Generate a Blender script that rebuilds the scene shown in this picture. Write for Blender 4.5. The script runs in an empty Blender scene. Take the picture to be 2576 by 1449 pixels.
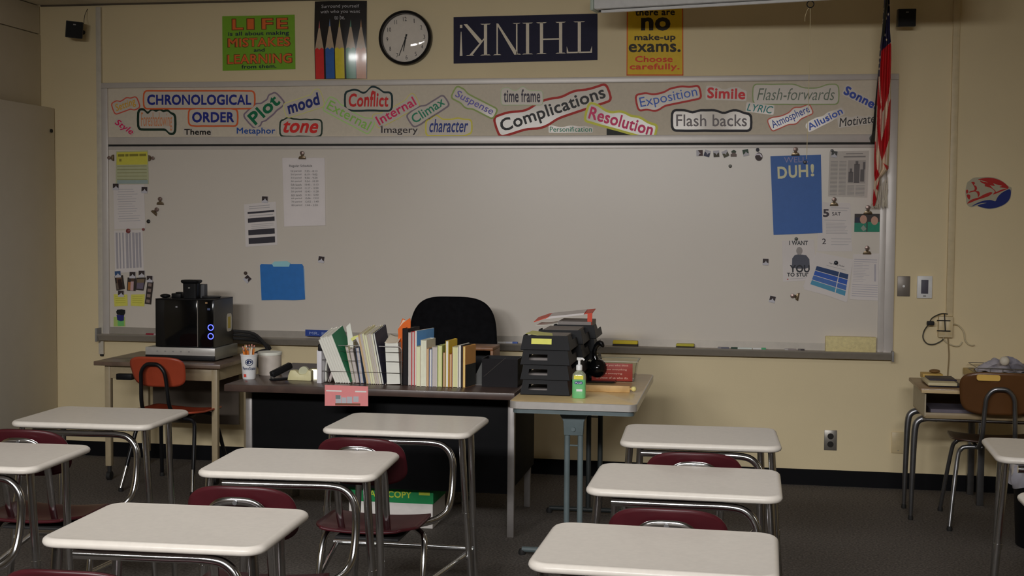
import bpy, bmesh, math, random
from mathutils import Vector, Matrix
random.seed(7)
scn = bpy.context.scene
COL = scn.collection
PI = math.pi

# ------------------------------------------------------------------ camera
IW, IH, FPX = 2576, 1449, 3246.0
YAW, PITCH, ROLL, DIST, EYE = -0.1719, -0.0512, 0.0076, 7.858, 1.561
CF = Vector((math.sin(YAW)*math.cos(PITCH), math.cos(YAW)*math.cos(PITCH), math.sin(PITCH)))
_r = Vector((math.cos(YAW), -math.sin(YAW), 0)); _u = _r.cross(CF)
CR = _r*math.cos(ROLL) + _u*math.sin(ROLL); CU = -_r*math.sin(ROLL) + _u*math.cos(ROLL)
CC = Vector((0, -DIST, EYE))
cd = bpy.data.cameras.new('camera'); cam = bpy.data.objects.new('camera', cd); COL.objects.link(cam)
cd.sensor_fit = 'HORIZONTAL'; cd.sensor_width = 36; cd.lens = 36*FPX/IW; cd.clip_end = 60
M4 = Matrix((CR, CU, -CF)).transposed().to_4x4(); M4.translation = CC
cam.matrix_world = M4
scn.camera = cam

# ------------------------------------------------------------------ world, lamps, exposure
wd = bpy.data.worlds.new('world'); scn.world = wd; wd.use_nodes = True
bg = wd.node_tree.nodes['Background']
bg.inputs[0].default_value = (0.9, 0.93, 1.0, 1); bg.inputs[1].default_value = 0.02
vs = scn.view_settings
vs.view_transform = 'Standard'; vs.look = 'None'; vs.gamma = 1.0; vs.exposure = 0.0; vs.use_curve_mapping = False

def lamp(name, x, y, z, sx, sy, watts, col=(1.0, 0.95, 0.86), rot=(0, 0, 0)):
    l = bpy.data.lights.new(name, 'AREA'); l.shape = 'RECTANGLE'; l.size = sx; l.size_y = sy
    l.energy = watts; l.color = col; l.spread = SPREAD
    o = bpy.data.objects.new(name, l); COL.objects.link(o); o.location = (x, y, z); o.rotation_euler = rot
    return o
# wrap-around fluorescent strips under the ceiling of the back of the room (the front ones are off)
TILT = math.radians(65)
WARM = (1.0, 0.99, 0.98)
SPREAD = math.radians(70)
lamp('ceiling_strip_lamp', -2.7, -8.7, 2.86, 1.25, 0.45, 24.5, WARM, (TILT, 0, 0))
lamp('ceiling_strip_lamp', -1.1, -8.7, 2.86, 1.25, 0.45, 24.5, WARM, (TILT, 0, 0))
lamp('ceiling_strip_lamp', 0.5, -8.7, 2.86, 1.25, 0.45, 20, WARM, (TILT, 0, 0))
SPREAD = math.radians(160)
lamp('overhead_fill_lamp', -1.9, -3.9, 2.93, 1.2, 0.3, 8.0, WARM)  # added fill above the desks, lightens seats, floor and desk edges
lamp('overhead_fill_lamp', 0.4, -3.9, 2.93, 1.2, 0.3, 6.5, WARM)

# measured photo positions -> places in the room (wall planes y = const, heights z = const)
def _ray(px, py): return CF + CR*((px-IW/2)/FPX) - CU*((py-IH/2)/FPX)
def PY(px, py, y):
    d = _ray(px, py); return CC + d*((y-CC.y)/d.y)
def PZ(px, py, z):
    d = _ray(px, py); return CC + d*((z-CC.z)/d.z)

# ------------------------------------------------------------------ materials
def lin(c): c /= 255.0; return c/12.92 if c <= 0.04045 else ((c+0.055)/1.055)**2.4
MATS = {}
GAIN = 2.0
def mat(name, rgb, rough=0.5, metal=0.0, k=None, noise=0.05, nscale=30.0, bump=0.0, bscale=200.0, spec=0.5, emit=0.0, trans=0.0, coat=0.0, second=None, sfac=(0.45, 0.6)):
    """rgb = colour as seen; procedural: base colour varied by a noise texture"""
    if name in MATS: return MATS[name]
    m = bpy.data.materials.new(name); m.use_nodes = True; MATS[name] = m
    nt = m.node_tree; b = nt.nodes['Principled BSDF']
    g = GAIN if k is None else k
    a = [min(0.92, lin(c)*g) for c in rgb]
    b.inputs['Roughness'].default_value = rough; b.inputs['Metallic'].default_value = metal
    b.inputs['Specular IOR Level'].default_value = spec
    b.inputs['Coat Weight'].default_value = coat; b.inputs['Coat Roughness'].default_value = 0.08
    tc = nt.nodes.new('ShaderNodeTexCoord')
    nz = nt.nodes.new('ShaderNodeTexNoise'); nz.inputs['Scale'].default_value = nscale; nz.inputs['Detail'].default_value = 4
    nt.links.new(tc.outputs['Object'], nz.inputs['Vector'])
    cr = nt.nodes.new('ShaderNodeValToRGB')
    if second:
        s = [min(0.92, lin(c)*g) for c in second]
        cr.color_ramp.elements[0].position = sfac[0]; cr.color_ramp.elements[1].position = sfac[1]
        cr.color_ramp.elements[0].color = (*a, 1); cr.color_ramp.elements[1].color = (*s, 1)
    else:
        cr.color_ramp.elements[0].position = 0.3; cr.color_ramp.elements[1].position = 0.7
        cr.color_ramp.elements[0].color = (*[x*(1-noise) for x in a], 1); cr.color_ramp.elements[1].color = (*[min(1, x*(1+noise)) for x in a], 1)
    nt.links.new(nz.outputs['Fac'], cr.inputs['Fac']); nt.links.new(cr.outputs['Color'], b.inputs['Base Color'])
    if bump:
        n2 = nt.nodes.new('ShaderNodeTexNoise'); n2.inputs['Scale'].default_value = bscale; n2.inputs['Detail'].default_value = 3
        nt.links.new(tc.outputs['Object'], n2.inputs['Vector'])
        bp = nt.nodes.new('ShaderNodeBump'); bp.inputs['Strength'].default_value = bump; bp.inputs['Distance'].default_value = 0.01
        nt.links.new(n2.outputs['Fac'], bp.inputs['Height']); nt.links.new(bp.outputs['Normal'], b.inputs['Normal'])
    if emit:
        b.inputs['Emission Color'].default_value = (*[lin(c) for c in rgb], 1); b.inputs['Emission Strength'].default_value = emit
    if trans:
        b.inputs['Transmission Weight'].default_value = trans
    return m

def clear_mat(name, tint=(1, 1, 1), refl=0.1, rough=0.02):
    if name in MATS: return MATS[name]
    m = bpy.data.materials.new(name); m.use_nodes = True; MATS[name] = m
    nt = m.node_tree; nt.nodes.remove(nt.nodes['Principled BSDF']); out = nt.nodes['Material Output']
    t = nt.nodes.new('ShaderNodeBsdfTransparent'); t.inputs[0].default_value = (*tint, 1)
    g = nt.nodes.new('ShaderNodeBsdfGlossy'); g.inputs['Roughness'].default_value = rough
    f = nt.nodes.new('ShaderNodeFresnel'); f.inputs[0].default_value = 1.45
    mx = nt.nodes.new('ShaderNodeMixShader')
    nt.links.new(f.outputs[0], mx.inputs[0]); nt.links.new(t.outputs[0], mx.inputs[1]); nt.links.new(g.outputs[0], mx.inputs[2])
    nt.links.new(mx.outputs[0], out.inputs[0])
    return m

def ink(r, g, b, rough=0.45): return mat('ink_%d_%d_%d_%d' % (r, g, b, int(rough*100)), (r, g, b), rough, noise=0.03, spec=.2)

wall_m = mat('painted_wall', (178, 164, 132), 0.55, noise=0.02, nscale=3, bump=0.05, bscale=120)
ceil_m = mat('ceiling_tile', (165, 160, 150), 0.8, noise=0.04, nscale=40)
carpet_m = mat('carpet', (66, 62, 59), 0.95, second=(96, 91, 86), nscale=90, sfac=(0.35, 0.7), bump=0.6, bscale=300, spec=0.1)
base_m = mat('black_baseboard', (11, 11, 13), 0.6, spec=.1)
alu_m = mat('board_aluminium', (163, 158, 154), 0.42, metal=0.25, noise=0.03, nscale=15)
board_m = mat('white_board_enamel', (171, 164, 155), 0.3, noise=0.015, nscale=2)
tack_m = mat('tack_strip', (172, 163, 148), 0.7, noise=0.03, nscale=60)
gap_m = mat('dark_gap', (25, 25, 24), 0.7)
paper_m = mat('white_paper', (178, 172, 170), 0.6, noise=0.02, nscale=8)
card_m = mat('laminated_card', (168, 160, 150), 0.3, noise=0.02, nscale=12, coat=0.12, spec=.25)
black_m = mat('black_plastic', (15, 15, 17), 0.45, noise=0.1, spec=.25)
gloss_black = mat('glossy_black', (9, 9, 10), 0.08)
chrome_m = mat('chrome', (212, 212, 212), 0.17, metal=1.0, k=0.95, noise=0.03)
dullmetal_m = mat('dull_steel_tube', (120, 120, 122), 0.32, metal=0.9, k=1.4, noise=0.08)
desk_m = mat('desk_laminate', (168, 162, 154), 0.34, noise=0.03, nscale=60, coat=0.06, spec=.35)
under_m = mat('desk_underside', (40, 36, 35), 0.6)
burg_m = mat('burgundy_plastic', (52, 15, 20), 0.36, noise=0.12, nscale=12, spec=.35)
cab_m = mat('cabinet_paint', (165, 159, 148), 0.5, noise=0.02, nscale=6)
beige_m = mat('beige_enamel', (135, 122, 98), 0.45)
plug_m = mat('ivory_plastic', (168, 152, 118), 0.4)
white_m = mat('white_plastic', (196, 192, 188), 0.4)
gray_m = mat('grey_plastic', (110, 108, 106), 0.45)
steel_m = mat('wire_steel', (140, 138, 136), 0.3, metal=0.8, k=1.6)
rubber_m = mat('rubber', (24, 23, 23), 0.7)

# ------------------------------------------------------------------ mesh builder
ORG = {}
class MB:
    def __init__(s): s.v = []; s.f = []; s.mi = []; s.cur = 0
    def add(s, vs_, fs_):
        n = len(s.v); s.v += [Vector(v) for v in vs_]
        for f in fs_: s.f.append([i+n for i in f]); s.mi.append(s.cur)
    def box(s, x0, x1, y0, y1, z0, z1, M=None):
        vs_ = [Vector((x, y, z)) for z in (z0, z1) for y in (y0, y1) for x in (x0, x1)]
        if M: vs_ = [M @ v for v in vs_]
        s.add(vs_, [(0, 2, 3, 1), (4, 5, 7, 6), (0, 1, 5, 4), (2, 6, 7, 3), (0, 4, 6, 2), (1, 3, 7, 5)]); return s
    def loops(s, loops, cap0=True, cap1=True, closed=True):
        n = len(loops[0]); vs_ = [v for L in loops for v in L]; fs_ = []
        for k in range(len(loops)-1):
            for i in range(n if closed else n-1):
                j = (i+1) % n; fs_.append((k*n+i, k*n+j, (k+1)*n+j, (k+1)*n+i))
        if cap0: fs_.append(tuple(range(n-1, -1, -1)))
        if cap1: fs_.append(tuple((len(loops)-1)*n+i for i in range(n)))
        s.add(vs_, fs_); return s
    def tube(s, pts, r, n=10, caps=True, smooth=0, flat=None):
        """swept tube; r number or list; flat=(a,b) multipliers for an oval section"""
        P = [Vector(p) for p in pts]
        R = list(r) if isinstance(r, (list, tuple)) else [r]*len(P)
        if smooth:
            Q, S = [], []
            for i in range(len(P)-1):
                p0, p1, p2, p3 = P[max(i-1, 0)], P[i], P[i+1], P[min(i+2, len(P)-1)]
                for k in range(smooth):
                    t = k/smooth
                    Q.append(0.5*((2*p1)+(p2-p0)*t+(2*p0-5*p1+4*p2-p3)*t*t+(3*p1-p0-3*p2+p3)*t**3)); S.append(R[i]+(R[i+1]-R[i])*t)
            Q.append(P[-1]); S.append(R[-1]); P, R = Q, S
        t0 = (P[1]-P[0]).normalized()
        up = Vector((0, 0, 1)) if abs(t0.z) < 0.9 else Vector((0, 1, 0))
        a = t0.cross(up).normalized(); L = []
        for i, p in enumerate(P):
            t = ((P[min(i+1, len(P)-1)]-P[i]).normalized() + (P[i]-P[max(i-1, 0)]).normalized())
            t = t.normalized() if t.length > 1e-6 else t0
            a = (a - t*a.dot(t)).normalized(); b = t.cross(a)
            fa, fb = flat or (1, 1)
            L.append([p + (a*math.cos(2*PI*k/n)*fa + b*math.sin(2*PI*k/n)*fb)*R[i] for k in range(n)])
        return s.loops(L, caps, caps)
    def cyl(s, p0, p1, r0, r1=None, n=20): return s.tube([p0, p1], [r0, r0 if r1 is None else r1], n)
    def lathe(s, prof, c=(0, 0, 0), n=32, axis='z', cap=True):
        c = Vector(c); L = []
        for r, h in prof:
            ring = []
            for k in range(n):
                x, y = r*math.cos(2*PI*k/n), r*math.sin(2*PI*k/n)
                ring.append(c + (Vector((x, y, h)) if axis == 'z' else Vector((x, -h, y))))
            L.append(ring)
        return s.loops(L, cap, cap)
    def ball(s, c, rx, ry=None, rz=None, n=16, M=None):
        ry = ry or rx; rz = rz or rx; c = Vector(c); L = []
        for i in range(1, n//2):
            a = -PI/2 + PI*i/(n//2)
            ring = [Vector((rx*math.cos(a)*math.cos(2*PI*k/n), ry*math.cos(a)*math.sin(2*PI*k/n), rz*math.sin(a))) for k in range(n)]
            L.append([c + (M @ v if M else v) for v in ring])
        return s.loops(L)
    def grid(s, fn, nu, nv, thick=None):
        """surface fn(u,v)->point, optional thickness vector function"""
        n = len(s.v)
        P = [[Vector(fn(i/nu, j/nv)) for j in range(nv+1)] for i in range(nu+1)]
        vs_ = [p for row in P for p in row]; w = nv+1
        fs_ = [(i*w+j, (i+1)*w+j, (i+1)*w+j+1, i*w+j+1) for i in range(nu) for j in range(nv)]
        s.add(vs_, fs_); return s
    def pxpoly(s, pts, y, depth=0.0):
        """outline measured on the photo, set on the plane y, with a body reaching back by depth"""
        F = [PY(a, b, y) for a, b in pts]
        area = sum(F[i].x*F[(i+1) % len(F)].z - F[(i+1) % len(F)].x*F[i].z for i in range(len(F)))
        if area < 0: F.reverse()
        if not depth: s.add(F, [tuple(range(len(F)))]); return s
        B = [Vector((p.x, p.y+depth, p.z)) for p in F]; n = len(F)
        s.add(F+B, [tuple(range(n)), tuple(range(2*n-1, n-1, -1))] + [(i, i+n, (i+1) % n+n, (i+1) % n) for i in range(n)]); return s
    def build(s, name, m, parent=None, loc=None, smooth=False, bevel=0.0, seg=2, local=False, subsurf=0, solid=0.0):
        """link as ONE mesh object; vertices are room coordinates unless local"""
        o0 = Vector((0, 0, 0))
        if parent is not None and not local: o0 = ORG[parent.name]
        if parent is None and loc is not None: o0 = Vector(loc)
        me = bpy.data.meshes.new(name); bm = bmesh.new()
        vv = [bm.verts.new(v-o0) for v in s.v]
        for f, mi in zip(s.f, s.mi):
            try: ff = bm.faces.new([vv[i] for i in f]); ff.material_index = mi
            except ValueError: pass
        bmesh.ops.recalc_face_normals(bm, faces=bm.faces)
        if bevel:
            ed = [e for e in bm.edges if len(e.link_faces) == 2 and e.calc_face_angle(0) > 0.5]
            bmesh.ops.bevel(bm, geom=ed, offset=bevel, segments=seg, profile=0.5, affect='EDGES', clamp_overlap=True)
        bm.to_mesh(me); bm.free()
        for q in (m if isinstance(m, (list, tuple)) else [m]): me.materials.append(q)
        if smooth or bevel:
            for p in me.polygons: p.use_smooth = True
            me.set_sharp_from_angle(angle=math.radians(42 if smooth else 32))
        o = bpy.data.objects.new(name, me); COL.objects.link(o)
        if parent is not None:
            o.parent = parent; ORG[o.name] = ORG[parent.name]
        else:
            o.location = o0; ORG[o.name] = o0
        if solid:
            md = o.modifiers.new('thickness', 'SOLIDIFY'); md.thickness = solid; md.offset = 0
        if subsurf:
            md = o.modifiers.new('smooth', 'SUBSURF'); md.levels = subsurf; md.render_levels = subsurf
        return o

def tag(o, label, cat, group=None):
    o['label'] = label; o['category'] = cat
    if group: o['group'] = group
    return o
def struct(o): o['kind'] = 'structure'; return o
def thing(name, label, cat, loc, group=None, rotz=0.0):
    o = bpy.data.objects.new(name, None); COL.objects.link(o); o.empty_display_size = 0.05
    o.location = loc; o.rotation_euler = (0, 0, rotz); ORG[o.name] = Vector(loc)
    return tag(o, label, cat, group)
def dup(root, loc, rotz, label):
    r = root.copy(); COL.objects.link(r); r.location = loc; r.rotation_euler = (0, 0, rotz); r['label'] = label
    for ch in root.children:
        c = ch.copy(); COL.objects.link(c); c.parent = r
        for g in ch.children:
            d = g.copy(); COL.objects.link(d); d.parent = c
    return r

# ------------------------------------------------------------------ lettering
_tc = {}
def glyphs(body, bold=0.0, shear=0.0, space=1.0):
    """flat lettering scaled to a unit box; bold grows the strokes outwards"""
    k = (body, bold, shear, space)
    if k not in _tc:
        cu = bpy.data.curves.new('t', 'FONT'); cu.body = body; cu.shear = shear; cu.space_character = space + bold*1.6
        cu.resolution_u = 3; cu.fill_mode = 'FRONT'
        ob = bpy.data.objects.new('t', cu); COL.objects.link(ob)
        dg = bpy.context.evaluated_depsgraph_get(); dg.update()
        me = bpy.data.meshes.new_from_object(ob.evaluated_get(dg), depsgraph=dg)
        bm = bmesh.new(); bm.from_mesh(me); bmesh.ops.remove_doubles(bm, verts=bm.verts, dist=1e-5)
        if bold:
            mv = {}
            for e in bm.edges:
                if len(e.link_faces) != 1: continue
                a, b = e.verts; d = (b.co-a.co).normalized(); n = Vector((d.y, -d.x, 0))
                if n.dot(e.link_faces[0].calc_center_median()-a.co) > 0: n = -n
                for v in (a, b): mv.setdefault(v, []).append(n)
            for v, ns in mv.items():
                n = sum(ns, Vector()); n = n.normalized() if n.length > .3 else n
                v.co += n*bold*1.15
        V = [(v.co.x, v.co.y) for v in bm.verts]; bm.verts.index_update(); F = [tuple(v.index for v in f.verts) for f in bm.faces]; bm.free()
        bpy.data.objects.remove(ob); bpy.data.curves.remove(cu); bpy.data.meshes.remove(me)
        x0, x1 = min(v[0] for v in V), max(v[0] for v in V); y0, y1 = min(v[1] for v in V), max(v[1] for v in V)
        _tc[k] = ([((x-x0)/(x1-x0)-0.5, (y-y0)/(y1-y0)-0.5) for x, y in V], F)
    return _tc[k]
def planetext(mb, body, o, ex, ey, w, h, bold=0.0, shear=0.0):
    """lettering of size w x h centred at o, along unit vectors ex, ey"""
    V, F = glyphs(body, bold, shear)
    mb.add([Vector(o) + Vector(ex)*(u*w) + Vector(ey)*(v*h) for u, v in V], F); return mb
def quadpt(q, u, v):
    (ax, ay), (bx, by), (cx_, cy_), (dx, dy) = q      # TL TR BR BL
    return ((ax*(1-u)+bx*u)*(1-v) + (dx*(1-u)+cx_*u)*v, (ay*(1-u)+by*u)*(1-v) + (dy*(1-u)+cy_*u)*v)
def qrect(mb, q, u0, v0, u1, v1, y):
    mb.pxpoly([quadpt(q, u, v) for u, v in ((u0, v0), (u1, v0), (u1, v1), (u0, v1))], y)
def qtext(mb, q, body, u0, v0, u1, v1, y, bold=0.0, shear=0.0, flip=False):
    V, F = glyphs(body, bold, shear); P = []
    for a, b in V:
        u = u0 + (a+0.5)*(u1-u0); v = v1 - (b+0.5)*(v1-v0)
        if flip: u, v = 1-u, 1-v
        P.append(PY(*quadpt(q, u, v), y))
    mb.add(P, F)

# ------------------------------------------------------------------ room shell
CEIL = 2.95; XL, XR, YB = -4.95, 3.3, -11.0
def slab(name, m, *b): return struct(MB().box(*b).build(name, m))
slab('floor', carpet_m, XL-.1, XR+.1, YB-.1, .1, -.1, 0)
slab('ceiling', ceil_m, XL-.1, XR+.1, YB-.1, .1, CEIL, CEIL+.1)
slab('wall_back', wall_m, XL-.1, XR+.1, 0, .1, 0, CEIL)
slab('wall_left', wall_m, XL-.1, XL, YB, 0, 0, CEIL)
slab('wall_right', wall_m, XR, XR+.1, YB, 0, 0, CEIL)
slab('wall_rear', wall_m, XL-.1, XR+.1, YB-.1, YB, 0, CEIL)
slab('baseboard_back', base_m, -4.38, XR, -.008, 0, 0, .095)
slab('trim_1', mat('ceiling_angle', (70, 62, 50), .7), -4.5, XR, -.012, 0, CEIL-.010, CEIL)

# tall cabinets along the left wall
c = thing('tall_cabinet', 'tall grey storage cabinet against the left wall', 'cabinet', (-4.41, -1.0, 0))
MB().box(-4.945, -4.43, -2.0, -.004, .08, 2.285).build('body', cab_m, c, bevel=.003)
MB().box(-4.945, -4.46, -2.0, -.004, 0, .08).build('plinth', base_m, c)
d = MB().box(-4.43, -4.41, -1.0, -.008, .09, 2.28).build('door', cab_m, c, bevel=.003)
p = PY(123, 328, 0); yk = -.055
MB().cyl((-4.41, yk, 2.13), (-4.402, yk, 2.13), .012).build('lock', rubber_m, d, smooth=True)
MB().box(-4.43, -4.41, -2.0, -1.004, .09, 2.28).build('door', cab_m, c, bevel=.003)
c = thing('overhead_cabinet', 'grey overhead cabinet above the tall cabinet, up to the ceiling', 'cabinet', (-4.506, -1.0, 2.29))
MB().box(-4.945, -4.526, -2.0, -.004, 2.29, 2.945).build('body', cab_m, c, bevel=.003)
MB().box(-4.526, -4.506, -2.0, -.006, 2.292, 2.758).build('door', cab_m, c, bevel=.003)
MB().box(-4.526, -4.508, -2.0, -.006, 2.764, 2.944).build('fascia', cab_m, c, bevel=.003)

# ------------------------------------------------------------------ whiteboard
wb = thing('whiteboard', 'long white dry-erase board with a tack strip above and a marker tray', 'whiteboard', (-1.55, 0, .79))
XL0, XL1, XR1, XR0 = -4.073, -4.029, .830, .916
ZT = 2.44
MB().box(XL0, XR0, -.028, 0, 2.405, ZT).build('top_rail', alu_m, wb, bevel=.003)
MB().box(XL0, XL1, -.026, 0, .80, 2.405).build('side_rail', alu_m, wb, bevel=.003)
MB().box(XR1+.03, XR0, -.026, 0, .80, 2.405).build('side_rail', alu_m, wb, bevel=.003)
MB().box(XR1-.004, XR1+.03, -.018, 0, .80, 2.405).build('inner_side_rail', alu_m, wb, bevel=.002)
MB().box(XL1, XR1, -.012, 0, 2.09, 2.405).build('tack_strip', tack_m, wb)
MB().box(XL1, XR1, -.022, 0, 2.042, 2.09).build('middle_rail', alu_m, wb, bevel=.003)
MB().box(XL1, XR1, -.010, 0, 2.03, 2.042).build('shadow_gap', gap_m, wb)
MB().box(XL1, XR1, -.016, 0, 2.01, 2.03).build('lower_rail', alu_m, wb, bevel=.002)
MB().box(XL1, XR1, -.012, 0, .84, 2.01).build('writing_surface', board_m, wb)
tr = MB()
prof = [(0, .855), (-.016, .855), (-.018, .812), (-.07, .806), (-.076, .814), (-.085, .811), (-.082, .804), (-.052, .768), (0, .775)]
x0, x1 = -4.085, .905
tr.loops([[Vector((x0, y, z)) for y, z in prof], [Vector((x1, y, z)) for y, z in prof]])
tr.build('marker_tray', mat('tray_aluminium', (128, 122, 114), .4, metal=.3), wb)
MB().box(x1, x1+.012, -.09, -.001, .762, .822).build('end_cap', gray_m, wb, bevel=.003)
MB().box(x0-.012, x0, -.09, -.001, .762, .85).build('end_cap', gray_m, wb, bevel=.003)
ZTRAY = .8085
BF = -.012        # board face

# ---- word stickers on the tack strip
def contour(body, cx, cy, w, h, ang, pad, bold, shear, space, warp):
    V, F = glyphs(body, bold, shear, space)
    pts = [(warp(u, v) if warp else (u, v)) for u, v in V]; pts = [(u*w, v*h) for u, v in pts]
    xs = [p[0] for p in pts]; a0, a1 = min(xs), max(xs); N = 26; win = (a1-a0)*.055+1
    top, bot = [], []
    for i in range(N+1):
        x = a0+(a1-a0)*i/N; near = [p[1] for p in pts if abs(p[0]-x) <= win] or [0]
        top.append(max(near)); bot.append(min(near))
    for _ in range(2):
        top = [max(top[i], (top[max(i-1, 0)]+top[i]+top[min(i+1, N)])/3) for i in range(N+1)]
        bot = [min(bot[i], (bot[max(i-1, 0)]+bot[i]+bot[min(i+1, N)])/3) for i in range(N+1)]
    for _ in range(2):
        top = [(top[max(i-1, 0)]+2*top[i]+top[min(i+1, N)])/4 for i in range(N+1)]
        bot = [(bot[max(i-1, 0)]+2*bot[i]+bot[min(i+1, N)])/4 for i in range(N+1)]
    L = []
    for i in range(N+1): L.append((a0+(a1-a0)*i/N, top[i]+pad))
    mt, mb_ = top[-1], bot[-1]
    for k in range(1, 8):
        t = PI/2-PI*k/8; L.append((a1+pad*math.cos(t), (mt+mb_)/2 + ((mt-mb_)/2+pad)*(abs(math.sin(t))**.5)*(1 if t > 0 else -1)))
    for i in range(N, -1, -1): L.append((a0+(a1-a0)*i/N, bot[i]-pad))
    mt, mb_ = top[0], bot[0]
    for k in range(1, 8):
        t = -PI/2+PI*k/8; L.append((a0-pad*math.cos(t), (mt+mb_)/2 + ((mt-mb_)/2+pad)*(abs(math.sin(t))**.5)*(1 if t > 0 else -1)))
    c, s = math.cos(math.radians(ang)), math.sin(math.radians(ang))
    return [(cx+a*c-b*s, cy-(a*s+b*c)) for a, b in L]

def arch(k): return lambda u, v: (u, v + k*(0.25-u*u))
def peak(u, v): return (u, v*(1 + .55*max(0, 1-abs(u-.05)*3.2)*(1 if v > 0 else 0)))
W_ = [ # word, cx, cy, w, h, angle, text rgb, border rgb, pad, border, bold, shear, label hint
 ('Setting', 316, 265, 54, 24, 20, (215, 140, 60), (175, 75, 60), 5, 3, .02, .2, None, 'tilted orange SETTING sticker in a reddish outline, top left of the strip'),
 ('CHRONOLOGICAL', 501, 251, 262, 27, 0, (32, 40, 112), (190, 82, 45), 7, 4, .035, 0, None, 'long navy CHRONOLOGICAL sticker with an orange outline'),
 ('ORDER', 536, 295, 106, 27, 0, (32, 40, 112), (190, 82, 45), 7, 4, .035, 0, None, 'navy ORDER sticker with an orange outline under CHRONOLOGICAL'),
 ('Foreshadowing', 394, 306, 78, 46, 0, (176, 112, 70), (26, 44, 34), 5, 6, 0, 0, None, 'tall narrow-lettered brown FORESHADOWING sticker with a thick dark outline'),
 ('Style', 312, 321, 52, 20, -34, (190, 30, 80), None, 2, 0, .02, .2, None, 'pink STYLE word sloping down at the left end of the strip'),
 ('Theme', 497, 332, 67, 15, 0, (35, 32, 30), None, 3, 0, .03, 0, None, 'small black THEME word below ORDER'),
 ('Plot', 664, 275, 86, 34, 42, (20, 92, 62), (112, 98, 112), 6, 4, .03, 0, None, 'steeply tilted dark green PLOT sticker with a grey outline'),
 ('Metaphor', 644, 331, 97, 20, 0, (32, 66, 130), None, 3, 0, .02, 0, None, 'blue METAPHOR word to the left of TONE'),
 ('mood', 763, 260, 86, 32, 18, (32, 40, 100), (190, 178, 110), 7, 2, .03, .15, None, 'navy MOOD sticker tilted up with a pale yellow outline'),
 ('tone', 757, 320, 88, 30, -1, (180, 40, 38), (36, 50, 40), 7, 4, .03, .3, None, 'red italic TONE sticker with a dark outline'),
 ('External', 878, 290, 118, 25, -28, (120, 165, 75), (150, 182, 112), 6, 3, .01, 0, None, 'light green EXTERNAL sticker sloping down'),
 ('Conflict', 927, 252, 100, 34, 0, (172, 40, 40), (28, 46, 48), 7, 5, .025, .1, peak, 'peaked red CONFLICT sticker with a dark outline'),
 ('Internal', 996, 279, 108, 24, 29, (190, 40, 82), (192, 172, 95), 6, 2, .02, 0, None, 'crimson INTERNAL sticker tilted up with a yellow outline'),
 ('Climax', 1076, 277, 92, 24, 33, (34, 110, 82), (112, 102, 110), 6, 4, .015, 0, None, 'green CLIMAX sticker tilted up with a grey outline'),
 ('Suspense', 1193, 260, 104, 24, -27, (92, 84, 150), (128, 144, 84), 6, 4, .01, .1, None, 'purple SUSPENSE sticker sloping down with an olive outline'),
 ('Imagery', 1005, 329, 92, 22, 0, (48, 40, 40), None, 3, 0, .01, 0, None, 'dark IMAGERY word below INTERNAL'),
 ('character', 1129, 316, 98, 34, 0, (36, 50, 112), (190, 172, 75), 7, 4, .015, .25, None, 'navy slanted CHARACTER sticker with a yellow outline'),
 ('time frame', 1313, 241, 92, 33, 0, (58, 52, 62), (160, 172, 140), 6, 2, .02, 0, None, 'tall dark grey TIME FRAME sticker with a pale green outline'),
 ('Complications', 1391, 278, 276, 42, 18.5, (38, 36, 36), (150, 40, 34), 8, 6, .02, 0, None, 'large black COMPLICATIONS sticker tilted up in a thick red outline'),
 ('Personification', 1436, 325, 106, 13, 0, (40, 110, 84), None, 3, 0, .01, 0, None, 'small green PERSONIFICATION word below COMPLICATIONS'),
 ('Resolution', 1563, 305, 166, 32, -15.5, (180, 44, 88), (205, 190, 70), 5, 6, .025, 0, None, 'magenta RESOLUTION sticker sloping down with a yellow outline'),
 ('Exposition', 1682, 247, 146, 32, 11.5, (52, 82, 160), (158, 48, 44), 6, 5, 0, 0, None, 'blue EXPOSITION sticker in a red outline'),
 ('Simile', 1827, 235, 96, 28, -2, (182, 40, 45), None, 4, 0, .03, 0, None, 'red SIMILE word between EXPOSITION and FLASH-FORWARDS'),
 ('Flash-forwards', 2002, 237, 196, 30, 0, (88, 98, 84), (128, 142, 96), 9, 3, -.005, .3, None, 'thin grey-green FLASH-FORWARDS sticker with an olive outline'),
 ('Flash backs', 1790, 303, 178, 30, 0, (98, 92, 92), (34, 32, 36), 8, 6, .01, 0, None, 'grey FLASH BACKS sticker in a thick black outline'),
 ('LYRIC', 1912, 273, 66, 19, -7, (40, 112, 108), None, 3, 0, .01, .25, None, 'teal LYRIC word under FLASH-FORWARDS'),
 ('Atmosphere', 1989, 296, 102, 26, 24, (54, 72, 138), (178, 92, 78), 5, 3, .01, 0, None, 'blue ATMOSPHERE sticker tilted up with a reddish outline'),
 ('Allusion', 2075, 299, 96, 18, 27, (56, 80, 160), None, 4, 0, .02, 0, None, 'blue ALLUSION word tilted up, right of ATMOSPHERE'),
 ('Sonnet', 2168, 247, 96, 24, -27, (44, 62, 140), None, 3, 0, .04, 0, None, 'blue SONNET word sloping down behind the flag'),
 ('Motivate', 2156, 303, 92, 22, 7, (44, 40, 40), None, 3, 0, .008, .25, None, 'black slanted MOTIVATE word beside the flag'),
]
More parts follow.
